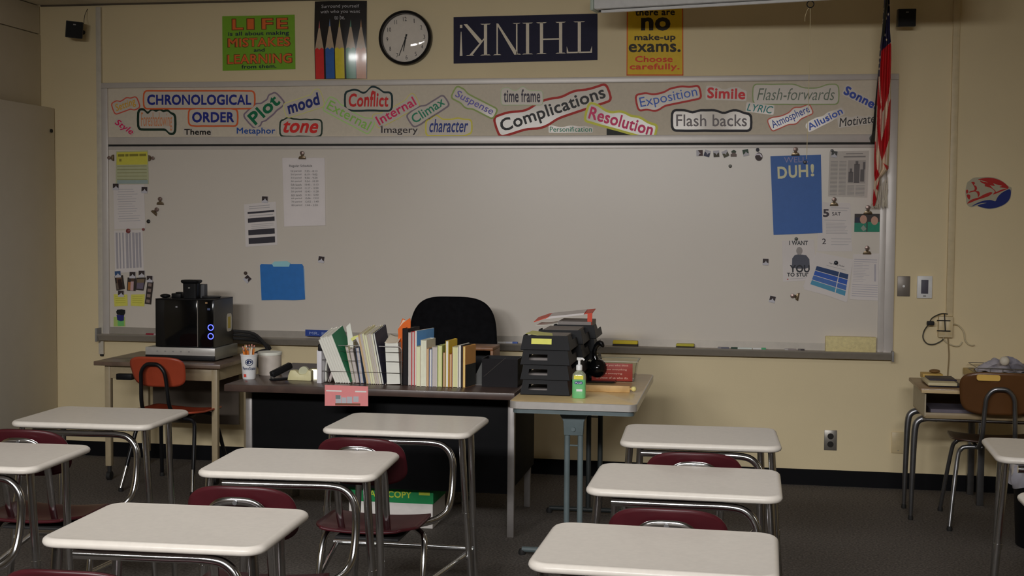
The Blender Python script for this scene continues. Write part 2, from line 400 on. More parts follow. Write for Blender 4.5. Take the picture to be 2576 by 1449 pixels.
for i, (w, cx, cy, ww, hh, ang, tcol, bcol, pad, brd, bold, shear, warp, lab) in enumerate(W_):
    y = BF - .0006 - .0004*(i % 3)
    t = thing('word_sticker', lab, 'sticker', PY(cx, cy, BF), 'word stickers on the tack strip')
    if bcol:
        MB().pxpoly(contour(w, cx, cy, ww, hh, ang, pad+brd, bold, shear, 1, warp), y-.0012, .0012).build('border', ink(*bcol), t)
    MB().pxpoly(contour(w, cx, cy, ww, hh, ang, pad, bold, shear, 1, warp), y-.0018, .0006 if bcol else .0016).build('card', card_m, t)
    c, s = math.cos(math.radians(ang)), math.sin(math.radians(ang)); mb = MB(); V, F = glyphs(w, bold, shear)
    P = []
    for u, v in V:
        if warp: u, v = warp(u, v)
        a, b = u*ww, v*hh; P.append(PY(cx+a*c-b*s, cy-(a*s+b*c), y-.0022))
    mb.add(P, F); mb.build('lettering', ink(*tcol, .4), t)
tag(MB().pxpoly([(1526, 322), (1594, 321), (1615, 339), (1614, 342), (1526, 342)], BF-.0008, .0006).build('black_tape', ink(34, 34, 30), None, PY(1570, 332, BF)), 'black strip of tape stuck under the RESOLUTION sticker', 'tape')

# ------------------------------------------------------------------ posters on the wall
def sheet(name, q, label, cat, m, y=-.002, depth=.0015, group=None):
    c = [sum(p[0] for p in q)/4, sum(p[1] for p in q)/4]
    t = thing(name, label, cat, PY(c[0], c[1], y), group)
    mb = MB(); N = 12
    pts = [quadpt(q, k/N, 0) for k in range(N)] + [quadpt(q, 1, k/N) for k in range(N)] + [quadpt(q, 1-k/N, 1) for k in range(N)] + [quadpt(q, 0, 1-k/N) for k in range(N)]
    mb.pxpoly(pts, y-depth, depth).build('sheet', m, t)
    return t, y-depth
# LIFE poster
q = [(559, 41), (741, 37), (743, 174), (560, 178)]
t, y = sheet('poster', q, 'green poster with orange words about life, mistakes and learning', 'poster', ink(98, 138, 36))
for rgb, e, bo in (((92, 46, 24), .0004, .06), ((206, 88, 40), .0007, .02)):
    mb = MB(); k = .012 if bo > .03 else 0
    for i, ch in enumerate('LIFE'):
        nm_ = 'lettering_outline' if bo > .03 else 'lettering'
        u0 = .14 + i*.205; mb = MB(); qtext(mb, q, ch, u0-k, .06-k, u0+(.09 if ch == 'I' else .145)+k, .25+k, y-e, bo); mb.build(nm_, ink(*rgb), t)
    mb = MB(); qtext(mb, q, 'MISTAKES', .08-k, .41-k, .93+k, .57+k, y-e, bo); mb.build(nm_, ink(*rgb), t)
    mb = MB(); qtext(mb, q, 'LEARNING', .07-k, .71-k, .95+k, .88+k, y-e, bo); mb.build(nm_, ink(*rgb), t)
for s_, a, b, c_, d in (('is all about making', .08, .29, .92, .385), ('and', .43, .60, .58, .665), ('from them.', .26, .90, .74, .97)):
    mb = MB(); qtext(mb, q, s_, a, b, c_, d, y-.0005, .02); mb.build('lettering', ink(30, 34, 52), t)
# pencil poster, slightly curled glossy sheet
q = [(792, 4), (923, 2), (923, 198), (793, 199)]
t, y = sheet('poster', q, 'glossy black poster with five coloured pencils, left of the clock', 'poster', mat('poster_black', (26, 25, 28), .18, coat=.6))
for s_, a, b, v in (('Surround yourself', .14, .86, .075), ('with who you want', .12, .88, .145), ('to be.', .40, .60, .215)):
    mb = MB(); qtext(mb, q, s_, a, v-.028, b, v+.028, y-.0004, .0); mb.build('lettering', ink(150, 148, 150), t)
for i, (u, tip, rgb) in enumerate(((.10, .25, (176, 44, 44)), (.31, .23, (44, 82, 140)), (.50, .24, (186, 166, 50)), (.71, .24, (30, 100, 66)), (.90, .24, (150, 88, 36)))):
    w = .088
    mb = MB(); mb.pxpoly([quadpt(q, a, b) for a, b in ((u-w, 1), (u-w, .62), (u-w*.5, .60), (u, .625), (u+w*.5, .60), (u+w, .62), (min(u+w, 1), 1))], y-.0004)
    mb.build('pencil_barrel', mat('pencil_%d' % i, rgb, .2, coat=.5), t)
    mb = MB(); mb.pxpoly([quadpt(q, a, b) for a, b in ((u-w, .62), (u-w*.18, tip+.1), (u+w*.18, tip+.1), (u+w, .62), (u+w*.5, .60), (u, .625), (u-w*.5, .60))], y-.0004)
    mb.build('pencil_wood', mat('poster_wood', (150, 132, 112), .2, coat=.5), t)
    mb = MB(); mb.pxpoly([quadpt(q, a, b) for a, b in ((u-w*.18, tip+.1), (u, tip), (u+w*.18, tip+.1))], y-.0004)
    mb.build('pencil_tip', mat('poster_lead_%d' % i, tuple(int(c*.5+60) for c in rgb), .2, coat=.5), t)
def curl(root, az, ax, z0, z1, x0, x1):
    for o in root.children:
        bm = bmesh.new(); bm.from_mesh(o.data); zo = root.location.z; xo = root.location.x
        for k in range(1, 24):
            bmesh.ops.bisect_plane(bm, geom=bm.verts[:]+bm.edges[:]+bm.faces[:], plane_co=(0, 0, z0+(z1-z0)*k/24-zo), plane_no=(0, 0, 1))
            bmesh.ops.bisect_plane(bm, geom=bm.verts[:]+bm.edges[:]+bm.faces[:], plane_co=(x0+(x1-x0)*k/24-xo, 0, 0), plane_no=(1, 0, 0))
        for v in bm.verts:
            v.co.y -= az*max(0, math.sin(PI*(v.co.z+zo-z0)/(z1-z0))) + ax*max(0, math.sin(PI*(v.co.x+xo-x0)/(x1-x0)))
        bm.to_mesh(o.data); bm.free()
        for p_ in o.data.polygons: p_.use_smooth = True
        o.data.set_sharp_from_angle(angle=math.radians(40))
curl(t, .012, .020, PY(858, 199, 0).z, PY(858, 2, 0).z, PY(792, 100, 0).x-.002, PY(923, 100, 0).x+.002)
# THINK banner, hung upside down
q = [(1141, 43), (1503, 34), (1503, 151), (1141, 160)]
t, y = sheet('poster', q, 'dark navy THINK! banner hung upside down on the wall', 'poster', mat('banner_navy', (26, 25, 44), .5, spec=.15))
mb = MB()
def gp(*pts): mb.pxpoly([quadpt(q, 1-u, 1-v) for u, v in pts], y-.0005)
def gr(u0, v0, u1, v1): gp((u0, v0), (u1, v0), (u1, v1), (u0, v1))
T0, T1 = .16, .84           # top and foot of the capitals
def serif(u0, u1, v, up): gp((u0, v), (u1, v), (u1-.012, v+(.018 if up else -.018)), (u0+.012, v+(.018 if up else -.018)))
gr(.038, T0, .214, T0+.03); gp((.038, T0), (.038, .31), (.05, .20)); gp((.214, T0), (.202, .20), (.214, .31)); gr(.115, T0, .137, T1); serif(.085, .168, T1, False)
for a in (.245, .378): gr(a, T0, a+.022, T1); serif(a-.026, a+.048, T0, True); serif(a-.026, a+.048, T1, False)
gr(.267, .46, .378, .49)
gr(.475, T0, .497, T1); serif(.448, .524, T0, True); serif(.448, .524, T1, False)
gr(.556, T0, .566, T1); gr(.692, T0, .702, T1); gp((.548, T0), (.578, T0), (.704, T1), (.690, T1)); serif(.530, .57, T0, True); serif(.535, .59, T1, False); serif(.668, .726, T0, True)
gr(.767, T0, .789, T1); serif(.74, .815, T0, True); serif(.74, .815, T1, False)
gp((.789, .53), (.789, .49), (.872, T0), (.895, T0)); gp((.80, .47), (.822, .42), (.93, T1), (.905, T1)); serif(.855, .915, T0, True)
gp((.938, T0), (.957, T0), (.950, .68), (.945, .68)); gr(.939, .76, .956, .83)
mb.build('lettering', ink(184, 172, 156), t)
# yellow exam poster, its top behind the projection screen
q = [(1577, -22), (1718, -25), (1719, 190), (1576, 190)]
t, y = sheet('poster', q, 'yellow poster about no make-up exams, partly behind the screen case', 'poster', ink(190, 150, 34))
mb = MB()
for a in ((0, 0, .016, 1), (.984, 0, 1, 1), (0, .988, 1, 1)): qrect(mb, q, *a, y-.0003)
mb.build('border', ink(176, 70, 30), t)
for s_, cx, cy, w, h, b in (('there are', 1648, 31, 100, 17, .03), ('no', 1650, 61, 74, 34, .035), ('make-up', 1648, 96, 103, 20, .03), ('exams.', 1647, 121, 130, 22, .025)):
    mb = MB(); qtext(mb, q, s_, (cx-w/2-1577)/141.5, (cy-h/2+23)/213.5, (cx+w/2-1577)/141.5, (cy+h/2+23)/213.5, y-.0005, b); mb.build('lettering', ink(40, 34, 26), t)
for s_, cx, cy, w, h in (('Choose', 1645, 149, 94, 16), ('carefully.', 1647, 170, 125, 20)):
    mb = MB(); qtext(mb, q, s_, (cx-w/2-1577)/141.5, (cy-h/2+23)/213.5, (cx+w/2-1577)/141.5, (cy+h/2+23)/213.5, y-.0005, .03)
    o = mb.build('lettering', ink(186, 62, 32), t); o['label'] = 'red lettering'

# ------------------------------------------------------------------ clock
cp = PY(1019, 95, -.03); cp.y = 0; R = .168
ck = thing('wall_clock', 'round white wall clock with a black rim', 'clock', cp)
MB().lathe([(R, .001), (R, .036), (R-.004, .044), (R-.012, .048), (R-.018, .044), (R-.019, .03), (R-.02, .012)], cp, 56, 'y').build('case', mat('clock_black', (16, 16, 17), .3), ck, smooth=True)
MB().lathe([(R-.0205, .0125), (R-.0205, .014)], cp, 48, 'y').build('face', ink(176, 168, 158), ck)
mb = MB(); rot0 = math.radians(3)
for h in range(1, 13):
    a = PI/2 - h*PI/6 + rot0
    planetext(mb, str(h), cp+Vector((math.cos(a)*.118, -.0146, math.sin(a)*.118)), (math.cos(rot0), 0, math.sin(rot0)), (-math.sin(rot0), 0, math.cos(rot0)), (.004 if h == 1 else .016 if h == 11 else .013*len(str(h))*.9), .026, .0)
mb.build('numerals', ink(42, 40, 40), ck)
def hand(name, deg, ln, w, off, back=.025):
    a = PI/2 - math.radians(deg) + rot0; d = Vector((math.cos(a), 0, math.sin(a))); n = Vector((-d.z, 0, d.x))
    o = cp+Vector((0, -off, 0)); mb = MB(); P = [o-d*back-n*w, o+d*ln-n*w*.5, o+d*ln+n*w*.5, o-d*back+n*w]
    mb.loops([P, [p+Vector((0, -.001, 0)) for p in P]]); mb.build(name, black_m, ck)
hand('hour_hand', 193, .082, .004, .016); hand('minute_hand', 204, .118, .003, .018)
MB().cyl(cp+Vector((0, -.014, 0)), cp+Vector((0, -.021, 0)), .006).build('hub', black_m, ck)
MB().lathe([(R-.019, .04)] + [((R-.019)*math.cos(k*PI/2/7), .04+.022*math.sin(k*PI/2/7)) for k in range(1, 7)] + [(.002, .062)], cp, 48, 'y', cap=False).build('glass', clear_mat('clock_glass'), ck, smooth=True)

# ------------------------------------------------------------------ corner speakers
def speaker(name_px, size, yaw, label, wire, roll=0):
    p = PY(*name_px, -.12); t = thing('wall_speaker', label, 'speaker', (p.x, 0, p.z))
    Mx = Matrix.Translation(p) @ Matrix.Rotation(yaw, 4, 'Z') @ Matrix.Rotation(roll, 4, 'Y') @ Matrix.Rotation(.12, 4, 'X'); s = size/2
    MB().box(-s, s, -s*.7, s*.9, -s, s, Mx).build('cabinet', mat('speaker_grey', (30, 29, 29), .5), t, bevel=.004)
    MB().box(-s*.92, s*.92, -s*.78, -s*.69, -s*.92, s*.92, Mx).build('grille', mat('speaker_cloth', (15, 15, 17), .8), t, bevel=.002)
    MB().box(-.008, .008, -s*.8, -s*.77, s*.55, s*.68, Mx).build('badge', gray_m, t)
    MB().cyl(Mx @ Vector((0, s*.8, 0)), (p.x, -.001, p.z), .014).build('bracket', rubber_m, t)
    if wire: MB().tube(wire(p), .0018, 6, smooth=4).build('wire', rubber_m, t)
speaker((187, 75), .105, math.radians(28), 'small black speaker high on the wall, left corner above the cabinet', lambda p: [p+Vector((.05, .03, .04)), p+Vector((.035, .07, .10)), (p.x+.03, -.003, CEIL-.03)], math.radians(4))
speaker((2280, 45), .10, math.radians(0), 'small black speaker high on the wall, right of the flag', None)

# ------------------------------------------------------------------ projection screen with pull cord
A = PZ(1484, 24, 2.75); B = PZ(1860, 2, 2.75); dx = (B-A); dx.z = 0; dx.normalize(); nv = Vector((-dx.y, dx.x, 0)); nv = nv if nv.y > 0 else -nv
ps = thing('projection_screen', 'white roll-up projection screen case hanging from the ceiling', 'projection screen', A)
Mx = Matrix.Identity(4); Mx.col[0][:3] = dx; Mx.col[1][:3] = nv; Mx.translation = A
scr_m = mat('screen_case', (186, 184, 182), .35)
MB().box(.02, 2.1, 0, .11, 0, .13, Mx).build('case', scr_m, ps, bevel=.012)
MB().box(0, .02, -.002, .112, -.004, .132, Mx).build('end_cap', ink(150, 160, 150), ps, bevel=.006)
MB().box(.06, 2.05, .012, .03, -.02, -.004, Mx).build('bottom_bar', scr_m, ps, bevel=.004)
MB().box(.04, 2.06, .034, .04, -.012, .01, Mx).build('screen_fabric', rubber_m, ps)
for xx in (.5, 1.7): MB().box(xx-.015, xx+.015, .04, .07, .13, CEIL-A.z, Mx).build('hanger', steel_m, ps)
tt = 1.215; h0 = Mx @ Vector((tt, .02, -.02)); yc = h0.y
MB().tube([h0+Vector((.018*math.cos(a), 0, -.016+.018*math.sin(a))) for a in [PI/2+2*PI*k/12 for k in range(13)]], .003, 6).build('pull_ring', rubber_m, ps)
cb = MB(); cordm = mat('cord', (176, 164, 132), .7)
cb.tube([h0+Vector((0, 0, -.034)), h0+Vector((.001, 0, -.3)), Vector((h0.x-.004, yc, PY(2023, 400, yc).z))], .0016, 6, smooth=4)
cb.tube([h0+Vector((0, 0, -.034)), h0+Vector((-.012, 0, -.04)), h0+Vector((-.025, 0, -.075)), h0+Vector((-.027, 0, -.105))], .0016, 6, smooth=4)
cb.build('pull_cord', cordm, ps)

# ------------------------------------------------------------------ flag on a wall staff
fb = PY(2196, 348, -.03)
def fy(py): return -.09 - .42*max(0, (520-py))/520*.9
fl = thing('flag', 'furled American flag hanging from a staff at the right end of the whiteboard', 'flag', (fb.x, 0, fb.z))
pt = PY(2236, -60, -.62)
MB().tube([fb, pt], .008, 10).build('staff', mat('staff_black', (26, 28, 25), .4), fl, smooth=True)
MB().tube([fb+Vector((0, .0, -.02)), fb+Vector((.004, -.018, .02)), fb+Vector((.012, -.05, .10))], [.016, .014, .009], 12).build('socket', mat('socket_bronze', (40, 40, 34), .4), fl, smooth=True)
MB().cyl((fb.x, -.026, fb.z), (fb.x, -.03, fb.z), .02).build('bracket', mat('socket_bronze', (40, 40, 34), .4), fl)
rows = [(-40, 2226, 2236), (0, 2224, 2238), (40, 2221, 2239), (75, 2219, 2239), (115, 2214, 2242), (150, 2211, 2242), (190, 2210, 2241), (250, 2206, 2241), (300, 2204, 2240), (350, 2201, 2239), (390, 2199, 2237), (425, 2199, 2235), (440, 2199, 2222), (447, 2199, 2213), (470, 2198, 2211), (500, 2196, 2206), (518, 2196, 2201)]
def frow(py):
    for (a, l0, r0), (b, l1, r1) in zip(rows, rows[1:]):
        if py <= b:
            t = (py-a)/(b-a); return l0+(l1-l0)*t, r0+(r1-r0)*t
    return rows[-1][1:]
reds = [[(2216, 122), (2242, 108), (2243, 180), (2236, 235), (2224, 275), (2219, 283), (2216, 230), (2213, 190), (2212, 150)],
        [(2206, 150), (2211, 150), (2210, 190), (2212, 240), (2217, 270), (2214, 278), (2204, 262)],
        [(2236, 260), (2244, 240), (2244, 310), (2237, 350), (2226, 385), (2218, 406), (2211, 372), (2206, 320), (2207, 262), (2214, 270), (2214, 320), (2217, 356), (2228, 315)],
        [(2196, 352), (2203, 356), (2204, 400), (2206, 424), (2213, 440), (2202, 456), (2196, 425)],
        [(2222, 410), (2238, 420), (2233, 433)], [(2204, 474), (2213, 448), (2215, 456), (2210, 482)], [(2194, 474), (2198, 476), (2206, 502), (2200, 520), (2192, 520)]]
def inside(p, poly):
    r = False
    for i in range(len(poly)):
        (x1_, y1_), (x2_, y2_) = poly[i], poly[i-1]
        if (y1_ > p[1]) != (y2_ > p[1]) and p[0] < (x2_-x1_)*(p[1]-y1_)/(y2_-y1_)+x1_: r = not r
    return r
NU, NV = 56, 300; fm = MB(); y0, y1 = rows[0][0], rows[-1][0]; pxs = []; ring = []
for j in range(NV+1):
    py = y0+(y1-y0)*j/NV; l, r = frow(py); rg = []; pr = []
    for i in range(NU+1):
        u = i/NU; px = l+(r-l)*u; amp = .028*min(1, (r-l)/30)
        rg.append(PY(px, py, fy(py) - .012*math.sin(PI*u) + amp*.7*math.cos(u*PI*5 + py*.006))); pr.append((px, py))
    for i in range(NU, -1, -1):
        u = i/NU; px = l+(r-l)*u
        rg.append(PY(px, py, fy(py) + .055*math.sin(PI*u) + .02)); pr.append((px, py))
    ring.append(rg); pxs.append(pr)
n = 2*(NU+1); base = 0
fm.v = [v for r_ in ring for v in r_]
stars = [(2227+random.uniform(-8, 10), random.uniform(8, 105)) for _ in range(12)] + [(2212+random.uniform(-3, 4), random.uniform(120, 185)) for _ in range(6)]
for j in range(NV):
    for i in range(n):
        k = (i+1) % n; fm.f.append((j*n+i, j*n+k, (j+1)*n+k, (j+1)*n+i))
        cx = (pxs[j][i][0]+pxs[j+1][k][0])/2; cy = (pxs[j][i][1]+pxs[j+1][k][1])/2; mi = 1
        if any(inside((cx, cy), P) for P in reds): mi = 0
        if cy < 118-(cx-2228)*.9 or (cx < 2217-(cy-130)*.06 and cy < 192): mi = 2
        if mi == 2 and any((cx-a)**2+(cy-b)**2*.35 < 3.5 for a, b in stars): mi = 1
        fm.mi.append(mi)
fm.build('cloth', [mat('flag_red', (160, 30, 34), .6, noise=.08), mat('flag_white', (178, 165, 148), .6), mat('flag_blue', (36, 34, 62), .6, noise=.1)], fl, smooth=True)
fr = MB()
for k in range(60):
    px = 2194+random.random()*38; z0 = 440+random.random()*40 if px > 2206 else 500
    yy = fy(500)+.03+random.uniform(-.01, .02); fr.tube([PY(px+2, z0, yy), PY(px, (z0+515)/2, yy), PY(px-2+random.uniform(-4, 4), 512+random.random()*14, yy)], .0022, 5)
fr.build('fringe', mat('flag_fringe', (165, 158, 145), .7), fl)

# ------------------------------------------------------------------ papers on the board
PB = BF - .0012
G_PAPER = 'papers pinned to the whiteboard'
def paper(q, label, m=None, y=PB, name='paper_sheet', cat='paper'): return sheet(name, q, label, cat, m or paper_m, y, .001, G_PAPER)
def lines(t, q, y, rows_, rgb, name='print'):
    mb = MB()
    for u0, v0, u1, v1 in rows_: qrect(mb, q, u0, v0, u1, v1, y-.0004)
    return mb.build(name, ink(*rgb), t)
# yellow and green notice, upper left
q = [(292, 380), (372, 378), (374, 463), (291, 463)]
t, y = paper(q, 'yellow and green notice pinned at the upper left corner of the whiteboard', ink(150, 152, 122))
lines(t, q, y, [(.02, .04, .98, .42)], (172, 166, 66), 'header_block')
lines(t, q, y-.0003, [(.06+a, .10, .06+b_, .17) for a, b_ in ((0, .2), (.23, .33), (.36, .64), (.67, .88))], (112, 106, 46), 'heading_print')
lines(t, q, y, [(.04, .45+.1*k, .95, .475+.1*k) for k in range(5)], (128, 128, 92)); lines(t, q, y, [(.04, .88, .98, .99)], (128, 140, 138), 'footer_band')
lines(t, q, y-.0004, [(.1, .24, .17, .32)], (120, 110, 50), 'small_mark')
q = [(285, 465), (362, 464), (366, 574), (288, 577)]
t, y = paper(q, 'white handwritten sheet held by two square magnets on the left of the board')
lines(t, q, y, [(.12+.03*(k % 2), .1+.055*k, .6+.25*random.random(), .112+.055*k) for k in range(14)], (150, 146, 150))
q = [(287, 580), (359, 578), (362, 683), (290, 687)]
t, y = paper(q, 'white list of narrow grey columns under a red magnet, left of the board')
lines(t, q, y, [(.05+.115*k, .05+.02*random.random(), .05+.115*k+random.choice((.05, .07, .085)), .90) for k in range(8)], (140, 136, 142))
# small snapshots
def photo(q, label, cols):
    t, y = sheet('photo_print', q, label, 'photo', ink(48, 42, 40, .3), PB-.002, .001, 'photographs on the whiteboard')
    for k, (r, rgb) in enumerate(cols): lines(t, q, y-.0002*k, [r], rgb, 'picture')
    return t
photo([(288, 695), (309, 692), (314, 727), (293, 731)], 'dark brown snapshot hanging askew at the left end of the board, leftmost photo', [((.2, .1, .8, .5), (88, 66, 50)), ((.3, .25, .75, .9), (42, 30, 28)), ((.05, .5, .3, .95), (84, 74, 66))])
photo([(321, 698), (342, 698), (341, 732), (319, 731)], 'snapshot with orange and pink figures, second photo from the left on the board', [((.1, .35, .4, .95), (140, 92, 50)), ((.4, .3, .75, .98), (160, 132, 134)), ((.4, .05, .8, .3), (70, 54, 46))])
photo([(343, 699), (367, 698), (361, 731), (341, 729)], 'grey group snapshot, third photo from the left on the board', [((.1, .1, .9, .4), (98, 84, 66)), ((.1, .4, .9, .9), (90, 82, 96))])
t = photo([(371, 707), (386, 709), (380, 766), (364, 764)], 'tall dark strip of photo booth pictures on the left of the board', [((.2, .08+.24*k, .75, .22+.24*k), (112, 98, 92)) for k in range(4)])
for q, lab in (([(286, 740), (320, 741), (321, 769), (288, 771)], 'yellow sticky note under a square magnet, left of the pair'), ([(330, 741), (364, 740), (363, 771), (329, 769)], 'yellow sticky note without a magnet, right of the pair')):
    t, y = sheet('sticky_note', q, lab, 'note', ink(176, 172, 78), PB, .001, 'yellow sticky notes on the whiteboard')
    lines(t, q, y, [(.1, .15+.18*k, .85, .19+.18*k) for k in range(4)], (150, 146, 60))
q = [(286, 797), (314, 797), (315, 821), (286, 821)]
t, y = sheet('sticky_note', q, 'green and yellow card above the left end of the marker tray', 'note', ink(140, 158, 88), PB)
lines(t, q, y, [(.35, .3, .9, .95)], (92, 150, 88), 'green_patch')
t = thing('can_magnet', 'blue and black mug shaped magnet at the lower left of the board', 'magnet', PY(303, 794, BF))
MB().pxpoly([(292, 784), (295, 779), (305, 778), (314, 780), (314, 788), (311, 793), (294, 791)], PB-.006, .005).build('lid', ink(26, 28, 30), t)
MB().pxpoly([(293, 792), (311, 793), (311, 806), (304, 808), (295, 805)], PB-.0055, .0045).build('body', ink(36, 38, 92), t)

# barred sheet, schedule and blue folder
q = [(614, 514), (694, 507), (698, 616), (618, 621)]
t, y = paper(q, 'white sheet with four dark bars under a square magnet')
lines(t, q, y, [(.10, .19, .94, .235), (.10, .34, .94, .44), (.10, .61, .93, .735), (.10, .80, .93, .94)], (50, 48, 54), 'dark_bars')
lines(t, q, y, [(.15, .06, .8, .075), (.15, .11, .8, .125), (.15, .28, .9, .295), (.2, .49, .9, .5), (.2, .53, .9, .54), (.2, .57, .8, .58)], (140, 136, 138))
q = [(710, 397), (817, 397), (819, 567), (715, 570)]
t, y = paper(q, 'regular schedule with period times in a clear sleeve, hanging from a clip')
mb = MB(); qtext(mb, q, 'Regular Schedule', .16, .10, .70, .145, y-.0004, .01)
times = ['7:55 - 8:13', '8:19 - 9:02', '9:06 - 9:50', '9:54 - 10:39', '10:43 - 11:13', '11:17 - 12:00', '10:43 - 11:28', '11:32 - 12:02', '12:06 - 12:51', '12:55 - 1:40', '1:44 - 2:26']
for k, tm in enumerate(times):
    v = .195+.050*k; qtext(mb, q, ('1st', '2nd', '3rd', '4th', '5th', '5th', '5th', '6th', '6th', '7th', '8th')[k]+(' lunch' if k in (4, 7) else ' period'), .19, v-.016, .44, v+.016, y-.0004); qtext(mb, q, tm, .52, v-.013, .82 if len(tm) < 12 else .84, v+.013, y-.0004)
mb.build('lettering', ink(92, 88, 88), t)
MB().pxpoly([quadpt(q, a, b) for a, b in ((-.01, -.01), (1.01, -.01), (1.01, 1.01), (-.01, 1.01))], y-.002).build('clear_sleeve', clear_mat('sleeve_plastic', (.97, .97, .97), rough=.12), t)
t = thing('file_folder', 'bright blue file folder stuck to the whiteboard', 'folder', PY(711, 707, BF))
MB().pxpoly([(654, 668), (657, 664), (686, 665), (690, 671), (724, 671), (728, 664), (759, 664), (763, 670), (763, 676), (767, 753), (740, 755), (700, 754), (658, 755)], PB-.006, .004).build('front_cover', mat('folder_blue', (30, 92, 156), .4), t)
MB().pxpoly([(684, 664), (690, 658), (722, 657), (730, 662), (727, 671), (688, 671)], PB-.008, .002).build('index_tab', ink(128, 172, 192), t)
MB().pxpoly([(760, 676), (766, 676), (768, 751), (763, 752)], PB-.0015, .001).build('paper_edge', ink(140, 158, 172), t)

# blue DUH poster
q = [(1938, 393), (2065, 389), (2069, 586), (1946, 591)]
t, y = sheet('poster', q, 'blue WELL, DUH! poster clipped to the right side of the whiteboard', 'poster', ink(50, 84, 142, .4), PB-.002, .001)
mb = MB(); qtext(mb, q, 'WELL,', .27, .02, .74, .10, y-.0004, -.005); mb.build('lettering', ink(128, 122, 150), t)
mb = MB()
for ch, a, b, c_, d in (('D', .13, .135, .32, .29), ('U', .35, .125, .52, .285), ('H', .55, .12, .74, .28), ('!', .79, .115, .86, .275)): qtext(mb, q, ch, a, b, c_, d, y-.0004, .03)
mb.build('lettering', ink(204, 178, 148), t)
# newspaper page
q = [(2087, 381), (2186, 379), (2182, 497), (2083, 494)]
t, y = paper(q, 'newspaper cutting with a grey picture beside the flag', ink(160, 154, 148), PB, 'newspaper_page', 'newspaper')
cols = []
for k in range(26):
    v = .22+.029*k; cols += [(.04, v, .22, v+.012), (.26, v, .44, v+.012)]
    if k > 17: cols += [(.48, v, .66, v+.012), (.69, v, .92, v+.012)]
lines(t, q, y, cols, (126, 122, 120)); lines(t, q, y, [(.42, .05, .85, .07), (.36, .11, .92, .14)], (110, 106, 104), 'headline')
lines(t, q, y, [(.48, .2, .93, .70)], (140, 134, 130), 'picture')
lines(t, q, y-.0002, [(.5, .45, .62, .68), (.64, .28, .78, .69), (.67, .22, .74, .3), (.8, .4, .9, .66), (.53, .38, .59, .46), (.86, .24, .92, .4)], (84, 80, 80), 'picture_figures')
# calendar page
q = [(2058, 508), (2139, 511), (2144, 632), (2056, 632)]
t, y = paper(q, 'calendar page with 5 SAT, tucked behind the blue poster')
def pt(s_, cx, cy, w, h, b=0.0):
    mb = MB(); qtext(mb, [(0, 0), (1, 0), (1, 1), (0, 1)], s_, cx-w/2, cy-h/2, cx+w/2, cy+h/2, y-.0004, b); mb.build('lettering', ink(58, 52, 58), t)
pt('5', 2078, 536, 16, 20, .04); pt('SAT', 2104, 538, 22, 9, .01); pt('2', 2073, 607, 10, 14, .01)
lines(t, q, y, [(.40, .10, .95, .115), (.40, .155, .9, .165), (.2, .36, .85, .37)] + [(.25, .42+.03*k, .8+.1*random.random(), .43+.03*k) for k in range(8)] + [(.4, .74, .98, .75), (.4, .80, .98, .81), (.4, .86, .9, .87)], (150, 146, 148))
# study poster
q = [(1967, 606), (2047, 602), (2055, 704), (1970, 709)]
t, y = paper(q, 'white I WANT YOU TO STUDY sheet below the blue poster')
K = [(0, 0), (1, 0), (1, 1), (0, 1)]
def pt2(s_, cx, cy, w, h, b=0.0):
    mb = MB(); qtext(mb, K, s_, cx-w/2, cy-h/2, cx+w/2, cy+h/2, y-.0009, b); mb.build('lettering', ink(40, 42, 46), t)
pt2('I WANT', 2009, 611, 47, 11, .03); pt2('YOU', 2012, 676, 50, 19, .03); pt2('TO STUDY', 2013, 691, 66, 10, .03)
mb = MB(); mb.pxpoly([(1992, 672), (1993, 650), (1999, 642), (2006, 640), (2014, 640), (2028, 642), (2036, 652), (2037, 672), (2026, 676), (2004, 676)], y-.0004); mb.build('figure_coat', ink(70, 72, 82), t)
mb = MB(); mb.pxpoly([(2011+8*math.cos(a), 631+10*math.sin(a)) for a in [k*PI/8 for k in range(16)]], y-.0006); mb.build('figure_head', ink(128, 122, 120), t)
lines(t, q, y, [(.12, .93, .16, .96)], (150, 70, 70), 'red_mark'); lines(t, q, y, [(.2, .935, .8, .945)], (150, 148, 150))
# tilted sheet with blue tables, two sheets thick
for k, (q, lab) in enumerate((([(2050, 645), (2140, 662), (2132, 757), (2022, 728)], 'white sheet peeping out behind the tilted sheet of blue tables'), ([(2054, 634), (2146, 653), (2130, 761), (2020, 722)], 'tilted white sheet with a blue table under a round magnet'))):
    t, y = paper(q, lab, None, PB-.0015-.0015*k)
    if k:
        for v, rgb in ((.36, (38, 56, 92)), (.49, (44, 76, 150)), (.62, (62, 92, 150)), (.75, (66, 122, 150))):
            lines(t, q, y, [(.13, v, .70, v+.115), (.72, v, .94, v+.115)], rgb, 'table_row')
        mb = MB(); qtext(mb, q, 'Tier Comp Model', .40, .185, .80, .235, y-.0004, .01); mb.build('lettering', ink(66, 62, 66), t); lines(t, q, y, [(.36, .275, .86, .285)], (140, 136, 140))
for k, (q, lab) in enumerate((([(2150, 640), (2226, 637), (2222, 752), (2150, 752)], 'white sheet at the back of the clipped pair by the right board rail'), ([(2146, 640), (2213, 642), (2214, 757), (2138, 753)], 'white form with ruled rows, front sheet of the clipped pair'))):
    t, y = paper(q, lab, None, PB-.0005-.0012*k)
    if k: lines(t, q, y, [(.06, .10, .9, .115), (.06, .15, .9, .16)] + [(.06, .2+.035*j, .35+.3*random.random(), .207+.035*j) for j in range(12)] + [(.8, .2, .86, .58)] + [(.05, .66+.05*j, .92, .672+.05*j) for j in range(6)], (146, 142, 150))
